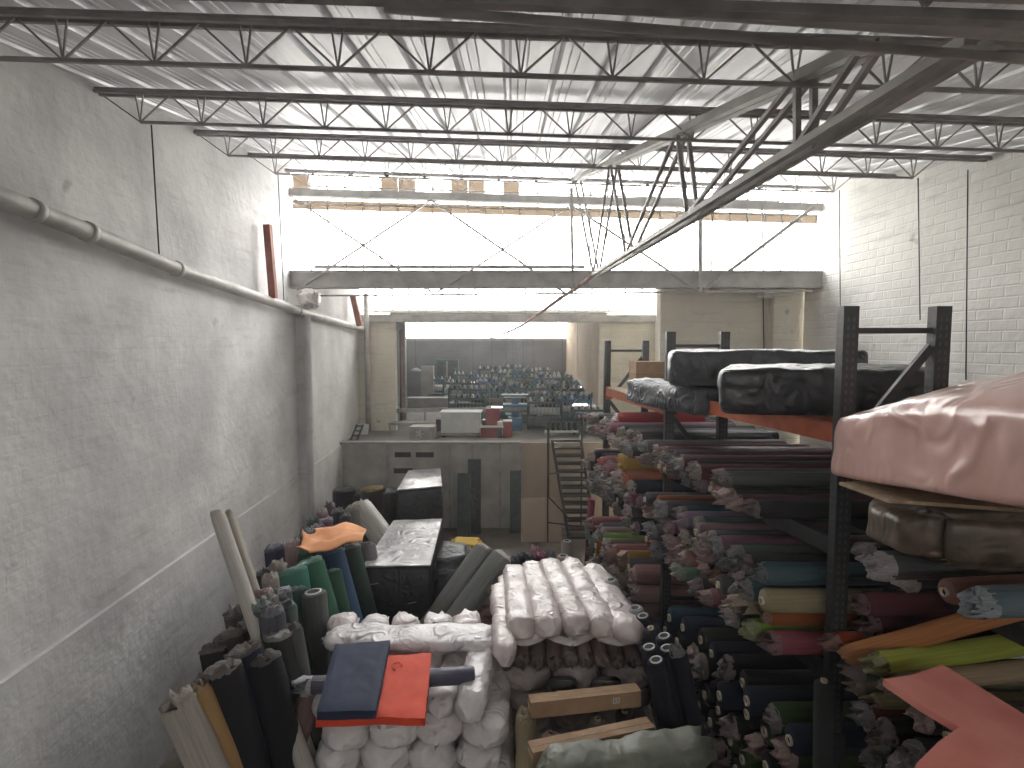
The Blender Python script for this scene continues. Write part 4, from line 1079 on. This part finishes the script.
# green rolls and their neighbours
L_ = [(313, 592, -2.2, .115, (.13, .14, .13), 'grey roll standing upright with a pale flat top below the green rolls', .10, 'pale'),
      (290, 590, -2.2, .15, (.025, .08, .06), 'dark green roll with a pale crumpled top, beside the upright grey roll', .30, 0),
      (291, 570, -2.1, .15, (.05, .22, .17), 'teal green roll leaning in the green group, lower left one', .45, 0),
      (308, 563, -2.1, .155, (.025, .15, .085), 'bright dark green roll in the centre of the green group', .55, 0),
      (298, 553, -2.15, .13, (.07, .15, .11), 'grey green roll at the back of the green group', .40, 0),
      (327, 572, -2.3, .14, (.02, .10, .055), 'deep green roll on the crate side of the central green one', .40, 0),
      (331, 552, -2.2, .14, (.04, .10, .20), 'blue roll leaning just under the peach cloth', .50, 0),
      (349, 548, -2.3, .13, (.02, .05, .04), 'blackish green roll under the right end of the peach cloth', .45, 0),
      (349, 566, -2.5, .12, (.28, .09, .17), 'magenta pink roll end beside the big black crate', .30, 0),
      (368, 545, -2.4, .09, (.25, .25, .27), 'light grey roll squeezed between pink roll and crate', .25, 0),
      (275, 548, -2.1, .11, (.03, .03, .08), 'indigo roll end by the left wall beside the green rolls', .30, 0),
      (268, 572, -2.15, .12, (.035, .035, .045), 'dark roll end by the left wall beside the teal green roll', .35, 0)]
for (px, py, z, r, c, lb, dx, e) in L_:
    fm = (.62, .60, .55) if e else tuple(min(1, v * 1.1 + .08) for v in c)
    lean(px, py, z, r, c, lb, dx, -.35 if not e else -.05, film=fm, end='tuft' if not e else 'white')
rs = random.Random(4)
k = 0
for (px, py) in ((262, 592), (270, 578), (278, 566), (268, 600), (280, 590), (272, 612), (284, 605), (292, 543), (300, 538), (308, 533), (313, 520), (322, 512), (330, 506), (338, 512), (326, 520), (345, 516), (318, 528), (352, 508), (276, 596), (262, 606)):
    c = rs.choice([(.22, .20, .17), (.32, .22, .22), (.10, .10, .12), (.38, .34, .30), (.16, .10, .16), (.10, .14, .13)])
    cn = 'khaki' if c == (.22, .20, .17) else 'pinkish' if c == (.32, .22, .22) else 'dark grey' if c == (.10, .10, .12) else 'beige' if c == (.38, .34, .30) else 'purplish' if c == (.16, .10, .16) else 'grey green'
    where = 'below the green rolls' if py > 560 and px < 290 else 'above the peach cloth' if py < 530 else 'left of the peach cloth'
    lean(px, py, -2.0 - rs.random() * .12, rs.uniform(.07, .10), c, '%s roll end in wall side jumble, %s, %s from front' % (cn, where, ORD[k]), .2, -.2, film=tuple(min(1, v * 1.5 + .08) for v in c), group='jumbled rolls by the left wall')
    k += 1
a = at(361, 509, 8.2); b = at(402, 562, 7.3); R(a, b + (b - a) * .6, .17, (.50, .48, .44), 'large pale grey roll leaning towards the crate, left of the smaller crate', satin=True, film=(.55, .5, .45))
# peach cloth
def drape(name, rows_, m, label, amp=.03, seed=0, th=.012):
    """rows_: lists of world points (same length) spanning the cloth"""
    nU, nV = 30, 14; mb = MB(); vs = []; fs = []
    R_, C_ = len(rows_), len(rows_[0])
    def P(u, v):
        a = v * (R_ - 1); i = min(int(a), R_ - 2); f = a - i; b = u * (C_ - 1); j = min(int(b), C_ - 2); g_ = b - j
        f = f * f * (3 - 2 * f)
        return rows_[i][j].lerp(rows_[i][j + 1], g_).lerp(rows_[i + 1][j].lerp(rows_[i + 1][j + 1], g_), f)
    for j in range(nV + 1):
        for i in range(nU + 1):
            p = P(i / nU, j / nV); vs.append(p + V3((0, 0, 1)) * noise.noise(p * 6 + V3((seed, 0, 0))) * amp)
    for j in range(nV):
        for i in range(nU): k = j * (nU + 1) + i; fs.append((k, k + 1, k + nU + 2, k + nU + 1))
    mb.add(vs, fs, 0, True); o = mb.build(name, M[m]); s = o.modifiers.new('th', 'SOLIDIFY'); s.thickness = th; return tag(o, label, 'cloth')
rows_ = [[at(302, 530, 5.95), at(325, 527, 6.04), at(346, 521, 6.22), at(356, 524, 6.22)],
         [at(303, 534, 5.76), at(325, 531, 5.86), at(345, 528, 5.95), at(366, 528, 5.95)],
         [at(301, 545, 5.58), at(322, 541, 5.67), at(342, 533, 5.76), at(366, 531, 5.86)],
         [at(296, 546, 5.49), at(316, 545, 5.49), at(338, 539, 5.58), at(364, 533, 5.67)],
         [at(310, 552, 5.35), at(322, 549, 5.40), at(340, 545, 5.49), at(362, 540, 5.58)]]
drape('draped_cloth', rows_, 'peach_cloth', 'peach orange cloth thrown over the rolls by the left wall', .05, 2)

# ------------------------------------------------------------------ machines beyond the partition
rm = random.Random(21)
def machine(px, Y, w, h, d, m, label):
    x = at(px, 400, Y).x; z0 = ZM
    t = empty('loom', (x, Y, z0), label, 'machine', 'looms in the far hall')
    def bp(name, mm, *dims): return box_part(name, M[mm], t, *dims)
    bp('base', m, x - w / 2, x + w / 2, Y, Y + d, z0 + .05, z0 + h * .38)
    for s in (-1, 1):
        for yy in (Y + .03, Y + d - .08):
            xx = x + s * (w / 2 - .03); bp('frame_leg', m, xx - .03, xx + .03, yy, yy + .05, z0, z0 + h)
    bp('top_beam', m, x - w / 2, x + w / 2, Y + .02, Y + .10, z0 + h - .06, z0 + h)
    bp('top_beam', m, x - w / 2, x + w / 2, Y + d - .1, Y + d - .02, z0 + h - .05, z0 + h)
    mb = MB(); mb.tube([(x - w / 2 + .05, Y + d * .4, z0 + h * .62), (x + w / 2 - .05, Y + d * .4, z0 + h * .62)], h * .13, 12)
    mb.build('cloth_roller', M[rm.choice(['white_paint', 'teal', 'dark_metal', 'steel_light'])], t)
    for i in range(6):
        xx = x - w / 2 + w * (i + .5) / 6
        mb = MB(); mb.tube([(xx, Y + .05, z0 + h), (xx, Y + .05, z0 + h + .10)], [.045, .022], 8); mb.build('bobbin', M[rm.choice(['white_paint', 'white_paint', 'dark_metal', 'blue', 'teal'])], t)
    mb = MB()
    for i in range(9):
        xx = x - w / 2 + w * (i + .5) / 9; mb.bar((xx, Y + .03, z0 + h * .38), (xx, Y + .06, z0 + h - .06), .012)
    mb.build('heddle', M['steel_light'], t)
    bp('motor_box', rm.choice(['dark_metal', 'blue', 'white_paint', 'teal']), x + w / 2 - .02, x + w / 2 + .16, Y + .1, Y + .32, z0 + .1, z0 + h * .6)
    mb = MB(); mb.bar((x - w / 2, Y + d, z0 + h), (x - w / 2 + .1, Y + .1, z0 + h + .22), .025); mb.build('arm', M['steel_light'], t)
    return t
ML = []
spots = [(440, 19.5, .7), (465, 20, .85), (490, 19.9, 1.05), (514, 20, 1.1), (538, 19.9, 1.0), (560, 19.8, .85), (511, 17.7, 1.0), (536, 17.6, .95), (560, 17.8, .85), (582, 17.9, .7), (475, 17.6, .7),
         (484, 15.7, .65), (512, 15.6, .75), (540, 15.7, .8), (566, 15.8, .75), (590, 15.6, .65), (520, 13.9, .6), (556, 14.0, .62), (584, 14.1, .6), (455, 18.6, .65), (480, 18.9, .8), (503, 18.6, 1.0), (526, 18.8, 1.0), (548, 18.7, .9),
         (462, 16.6, .6), (492, 16.7, .8), (520, 16.5, .95), (548, 16.8, .9), (574, 16.6, .75),
         (470, 14.7, .5), (500, 14.9, .65), (535, 14.8, .75), (566, 14.9, .72),
         (545, 13.2, .55), (575, 13.4, .58), (592, 12.4, .45)]
rowname = {20: 'last row', 19: 'last row', 18: 'last row but one', 17: 'third row from the back', 16: 'fourth row from the back', 15: 'fourth row from the front', 14: 'third row from the front', 13: 'second row', 12: 'front row'}; cnt_ = {}
spots.sort(key=lambda q: (rowname[int(q[1])], (q[0] - 512) / F * q[1]))
for i, (px, Y, h) in enumerate(spots):
    h += .12
    m = rm.choice(['teal', 'teal', 'machine_dark', 'teal', 'blue', 'machine_dark'])
    cn = {'teal': 'teal green', 'machine_dark': 'dark', 'blue': 'blue'}[m]
    rn = rowname[int(Y)]; cnt_[rn] = cnt_.get(rn, 0) + 1
    machine(px, Y, .84, h, .55, m, '%s loom with bobbins, %s of looms, %s from left' % (cn, rn, ORD[cnt_[rn] - 1]))
# blue machine tower
def simple(name, parts, label, cat):
    """parts: (part name, material, box dims)"""
    t = empty(name, (parts[0][2][0], parts[0][2][2], parts[0][2][4]), label, cat)
    for nm, mm, d in parts: box_part(nm, M[mm], t, *d)
    return t
def pxbox(x0, x1, ytop, ybot, Y, d):
    a = at(x0, ybot, Y); b = at(x1, ytop, Y); return (a.x, b.x, Y, Y + d, max(ZM, a.z), b.z)
c = pxbox(441, 480, 413, 433, 12.1, .5)
t = simple('machine_cabinet', [('body', 'white_paint', c), ('top_panel', 'white_core', (c[0] - .03, c[1] + .03, c[2] - .03, c[3], c[5], c[5] + .02)),
           ('foot', 'dark_metal', (c[0] + .02, c[0] + .08, c[2], c[3], ZM, c[4])), ('foot', 'dark_metal', (c[1] - .08, c[1] - .02, c[2], c[3], ZM, c[4])),
           ('side_motor', 'dark_metal', (c[0] - .12, c[0] - .01, c[2] + .1, c[3] - .1, c[4] + .02, c[5] - .15)), ('lower_shelf', 'steel_light', (c[0] - .1, c[1] + .1, c[2] - .05, c[3], c[4] - .05, c[4] - .02))],
           'long white machine cabinet just beyond the partition', 'machine')
c = pxbox(410, 434, 427, 441, 11.7, .4)
t = simple('fan_cabinet', [('body', 'cream' if False else 'steel_light', c)], 'pale cabinet with a round fan just beyond the partition, left of the white cabinet', 'machine')
mb = MB(); cx, cz = (c[0] + c[1]) / 2 - .05, (c[4] + c[5]) / 2; mb.tube([(cx, c[2] - .02, cz), (cx, c[2] + .02, cz)], .11, 20); mb.build('fan_ring', M['steel'], t)
mb = MB()
for k in range(5): th = k * 2 * PI / 5; mb.bar((cx, c[2] - .03, cz), (cx + .09 * math.cos(th), c[2] - .03, cz + .09 * math.sin(th)), .035, .006, up=(0, 1, 0))
mb.build('fan_blade', M['white_paint'], t)
c = pxbox(481, 502, 421, 438, 12.0, .4)
simple('winding_machine', [('body', 'red_paint', (c[0], c[1], c[2], c[3], c[4], c[4] + .22)), ('table', 'white_paint', (c[0] - .04, c[1] + .04, c[2] - .03, c[3], c[4] + .22, c[4] + .25)),
       ('head', 'red_paint', (c[0] + .1, c[1] - .05, c[2] + .15, c[3], c[4] + .25, c[5] + .25)), ('control_box', 'dark_metal', (c[0] + .02, c[0] + .1, c[2] + .15, c[3], c[4] + .25, c[5]))],
       'red winding machine right of the long white cabinet', 'machine')
c = pxbox(503, 512, 422, 437, 12.0, .2)
simple('drum', [('body', 'red_paint', (c[0], c[1], c[2], c[3], c[4], c[5])), ('lid', 'white_paint', (c[0], c[1], c[2], c[3], c[5], c[5] + .03)), ('label_patch', 'white_paint', (c[0] - .12, c[0] - .01, c[2], c[3], c[4], c[5]))],
       'small red tin with a white one beside it on the ledge', 'tin')
c = pxbox(508, 522, 398, 437, 13.0, .4)
simple('knitting_tower', [('column', 'blue', (c[0] + .08, c[1] - .08, c[2] + .1, c[3] - .1, ZM, c[5])), ('base', 'blue', (c[0], c[1], c[2], c[3], ZM, ZM + .3)),
       ('ring', 'blue', (c[0] - .12, c[1] + .12, c[2], c[3], ZM + .55, ZM + .62)), ('ring', 'blue', (c[0] - .15, c[1] + .15, c[2], c[3], ZM + .80, ZM + .84)),
       ('spool_plate', 'white_paint', (c[0] - .1, c[1] + .1, c[2], c[3], c[5], c[5] + .03))], 'bright blue machine tower rising above the ledge in the middle', 'machine')
t = empty('bobbin_rack', at(562, 430, 12.3), 'rack with a row of black bobbins above the ladder top', 'rack')
a = at(545, 431, 12.2); b = at(578, 431, 12.2)
mb = MB(); mb.bar(a, b, .25, .03); mb.build('shelf', M['white_paint'], t)
for x_ in (a, b):
    mb = MB(); mb.bar((x_.x, 12.2, ZM), x_, .03); mb.build('leg', M['steel_light'], t)
for i in range(6):
    p = a.lerp(b, (i + .5) / 6); mb = MB(); mb.tube([p + V3((0, 0, .02)), p + V3((0, 0, .05)), p + V3((0, 0, .17)), p + V3((0, 0, .2))], [.05, .04, .035, .05], 10); mb.build('bobbin', M['dark_metal'], t)
# rails, pillar, hood, frames at the left of the far hall
mb = MB(); a, b = at(374, 411, 13.1), at(524, 409, 13.1); mb.bar(a, b, .06, .09)
for px in (378, 425, 470, 520): p = at(px, 410, 13.1); mb.bar((p.x, 13.1, ZM), p, .05)
tag(mb.build('guard_rail', M['steel']), 'long dark guard rail across the left of the far hall', 'rail')
mb = MB(); a, b = at(390, 423, 12.5), at(440, 423, 12.5); mb.bar(a, b, .35, .05)
for p in (a, b, a.lerp(b, .5)): mb.bar((p.x, p.y, ZM), p, .05)
tag(mb.build('work_bench', M['steel_light']), 'low grey bench behind the fan cabinet', 'bench')
mb = MB(); a = at(402, 350, 15); mb.box(a.x - .08, a.x + .08, 15, 15.2, ZM, H + .85); tag(mb.build('pillar', M['steel']), 'slim dark pillar at the left of the dark back wall', 'pillar')
t = empty('pipe_ladder', at(397, 400, 14.0), 'upright rusty ladder and pipes at the left corner of the far hall', 'ladder')
for px in (396, 400):
    mb = MB(); a = at(px, 330, 14.0); mb.tube([(a.x, 14, ZM), (a.x, 14, H + .4)], .022, 8); mb.build('rail', M['rust'], t)
for k in range(9):
    mb = MB(); a = at(396, 330, 14); b = at(400, 330, 14); z = ZM + .25 + k * .24; mb.bar((a.x, 14, z), (b.x, 14, z), .02); mb.build('rung', M['steel'], t)
t = empty('small_ladder', at(357, 440, 11.5), 'small black step ladder leaning on the left wall beyond the partition', 'ladder')
a0, a1, b0, b1 = at(350, 442, 11.5), at(357, 425, 12.0), at(356, 443, 11.5), at(363, 425, 12.0)
for p, q in ((a0, a1), (b0, b1)): mb = MB(); mb.bar(p, q, .03); mb.build('rail', M['dark_metal'], t)
for k in (.1, .38, .66, .94): mb = MB(); mb.bar(a0.lerp(a1, k), b0.lerp(b1, k), .025); mb.build('rung', M['dark_metal'], t)
slab_lean('white_board', 356, 369, 424, 12.6, 0, 'white_paint', 'white board standing behind the small black ladder', 'board', .03, .1, zbot=ZM)
c = pxbox(437, 457, 361, 393, 20.7, .2)
simple('wall_frame', [('panel', 'machine_dark', c), ('frame_side', 'teal', (c[0] - .05, c[0], c[2] - .03, c[3], c[4], c[5])), ('frame_side', 'teal', (c[1], c[1] + .05, c[2] - .03, c[3], c[4], c[5])),
       ('frame_top', 'teal', (c[0] - .05, c[1] + .05, c[2] - .03, c[3], c[5], c[5] + .06)), ('mullion', 'steel', ((c[0] + c[1]) / 2 - .03, (c[0] + c[1]) / 2 + .03, c[2] - .03, c[3], c[4], c[5]))],
       'dark framed opening on the dark back wall, left part', 'frame')
c = pxbox(421, 433, 366, 398, 19.5, .3)
simple('locker', [('body', 'steel_light', (c[0], c[1], c[2], c[3], ZM, c[5])), ('door_edge', 'steel', (c[0] + .17, c[0] + .19, c[2] - .01, c[2], ZM, c[5]))], 'tall grey locker before the dark back wall', 'locker')
c = pxbox(406, 455, 398, 412, 18.0, .5)
simple('work_table', [('table_top', 'steel_light', (c[0], c[1], c[2], c[3], c[5] - .04, c[5])), ('front_panel', 'partition', (c[0] + .05, c[1] - .05, c[2] + .04, c[2] + .07, ZM, c[5] - .04)),
       ('leg', 'steel', (c[0], c[0] + .05, c[2], c[2] + .05, ZM, c[5] - .04)), ('leg', 'steel', (c[1] - .05, c[1], c[2], c[2] + .05, ZM, c[5] - .04))], 'long grey work table at the left end of the far hall', 'table')
t = empty('hood_lamp', at(416, 370, 17.5), 'white round hood lamp hanging at the left of the far hall', 'lamp')
a = at(416, 371, 17.5); mb = MB(); mb.tube([a, a + V3((0, 0, .03)), a + V3((0, 0, .10))], [.17, .16, .04], 16); mb.build('shade', M['white_paint'], t)
mb = MB(); mb.tube([a + V3((0, 0, .1)), (a.x, a.y, H + .9)], .008, 6); mb.build('cord', M['dark_metal'], t)
# lit tubes
for (x0, x1, y, Y, lb) in ((513, 533, 390, 17.2, 'short lit fluorescent tube over the middle machines'), (577, 597, 387, 16, 'lit fluorescent tube by the warm toned side wall, higher one'),
                           (562, 600, 405, 14.2, 'long lit fluorescent tube over the right machines'), (492, 523, 407, 14.0, 'pale strip light over the blue tower')):
    a, b = at(x0, y, Y), at(x1, y + (1 if x1 < 590 else 0), Y); t = empty('strip_light', (a + b) / 2, lb, 'lamp')
    mb = MB(); mb.tube([a, b], .022 if y != 407 else .010, 8); mb.build('tube', M['tube'], t)
    mb = MB(); mb.bar(a + V3((0, 0, .04)), b + V3((0, 0, .04)), .06, .03); mb.build('housing', M['white_paint'], t)
    for p in (a, b): mb = MB(); mb.bar(p + V3((0, 0, .05)), (p.x, p.y, H + .8), .008); mb.build('hanger', M['dark_metal'], t)
for (px, py, Y, m, lb) in ((473, 383, 18, 'bulb', 'small lit bulb over the left machines'), (506, 385, 18, 'bulb', 'small lit bulb above the middle machines, left of the tube'),
                           (516, 382, 19, 'warm_bulb', 'small warm lit bulb above the middle tube'), (526, 385, 18.5, 'bulb', 'small lit bulb right above the middle tube')):
    a = at(px, py, Y); t = empty('bulb_lamp', a, lb, 'lamp'); mb = MB(); mb.tube([a + V3((-.05, 0, 0)), a + V3((.05, 0, 0))], .03, 8); mb.build('bulb', M[m], t)
    mb = MB(); mb.bar(a, (a.x, a.y, H + .85), .008); mb.build('cord', M['dark_metal'], t)
a, b = at(567, 362, 20.3), at(597, 345, 14); 
for i, (p, q) in enumerate((((568, 392, 19.5), (598, 408, 14.3)), ((572, 380, 18), (598, 384, 14)))):
    mb = MB(); mb.tube([at(*p), at(*q)], .02, 6); tag(mb.build('wall_pipe', M['steel']), 'thin pipe along the warm toned side wall of the far hall, %s one' % ('lower' if i == 0 else 'upper'), 'pipe')

# ------------------------------------------------------------------ dusty air of the workshop, also standing in for bloom at the windows
def haze(name, dims, dens):
    mb = MB(); mb.box(*dims); m = bpy.data.materials.new(name); m.use_nodes = True
    N = m.node_tree.nodes; N.remove(N['Principled BSDF'])
    v = N.new('ShaderNodeVolumeScatter'); v.inputs['Color'].default_value = (.98, .97, .96, 1); v.inputs['Density'].default_value = dens; v.inputs['Anisotropy'].default_value = .62
    m.node_tree.links.new(v.outputs[0], N['Material Output'].inputs['Volume'])
    o = mb.build(name, m); tag(o, kind='stuff', label='thin dusty haze hanging in the air of the hall', cat='haze'); return o
haze('dust_haze', (-5.0, 5.8, -5.15, 21.15, -.1, H + 2.95), HAZE)

# ------------------------------------------------------------------ sky, portals, camera
wd = bpy.data.worlds.new('sky'); sc.world = wd; wd.use_nodes = True
nt = wd.node_tree; bg = nt.nodes['Background']
SKY = 20.0
tc = nt.nodes.new('ShaderNodeTexCoord'); sp = nt.nodes.new('ShaderNodeSeparateXYZ'); nt.links.new(tc.outputs['Generated'], sp.inputs[0])
rp = nt.nodes.new('ShaderNodeValToRGB'); nt.links.new(sp.outputs['Z'], rp.inputs[0])
rp.color_ramp.elements[0].position = 0; rp.color_ramp.elements[0].color = (.94, .90, .85, 1)
rp.color_ramp.elements[1].position = .6; rp.color_ramp.elements[1].color = (.95, .95, .97, 1)
nt.links.new(rp.outputs[0], bg.inputs[0]); bg.inputs[1].default_value = SKY
def portal(loc, sx, sy, rot, name='daylight'):
    l = bpy.data.lights.new(name, 'AREA'); l.shape = 'RECTANGLE'; l.size = sx; l.size_y = sy; l.energy = 1
    l.cycles.is_portal = True
    o = bpy.data.objects.new(name, l); COL.objects.link(o); o.location = loc; o.rotation_euler = rot; return o
portal(((xl + xr) / 2, YC + .2, (Z_SILL1 + H + 2.6) / 2), xr - xl, 1.5, (-PI / 2, 0, 0))
portal((0, YG + .3, H + 1.08), 6.8, .75, (-PI / 2, 0, 0))
portal(((x405 + x566) / 2, YE + .3, H + .68), 6, .85, (-PI / 2, 0, 0))
portal(((XL(YB) + XR(YB)) / 2, YB - .3, (REAR0 + 4.75) / 2), 7.2, 4.75 - REAR0, (PI / 2, 0, 0))
cam = bpy.data.cameras.new('camera'); co = bpy.data.objects.new('camera', cam); COL.objects.link(co)
co.location = (0, 0, H); co.rotation_euler = (PI / 2 - TH, 0, 0)
cam.sensor_width = 36; cam.lens = F / 1024 * 36; cam.clip_start = .05; cam.clip_end = 200
sc.camera = co
sc.view_settings.view_transform = 'Standard'; sc.view_settings.look = 'None'
sc.view_settings.gamma = 1; sc.view_settings.use_curve_mapping = False
sc.view_settings.exposure = 0.0
sc.cycles.use_denoising = True
sc.cycles.max_bounces = 8; sc.cycles.diffuse_bounces = 5; sc.cycles.glossy_bounces = 3; sc.cycles.transparent_max_bounces = 8
sc.cycles.sample_clamp_indirect = 8
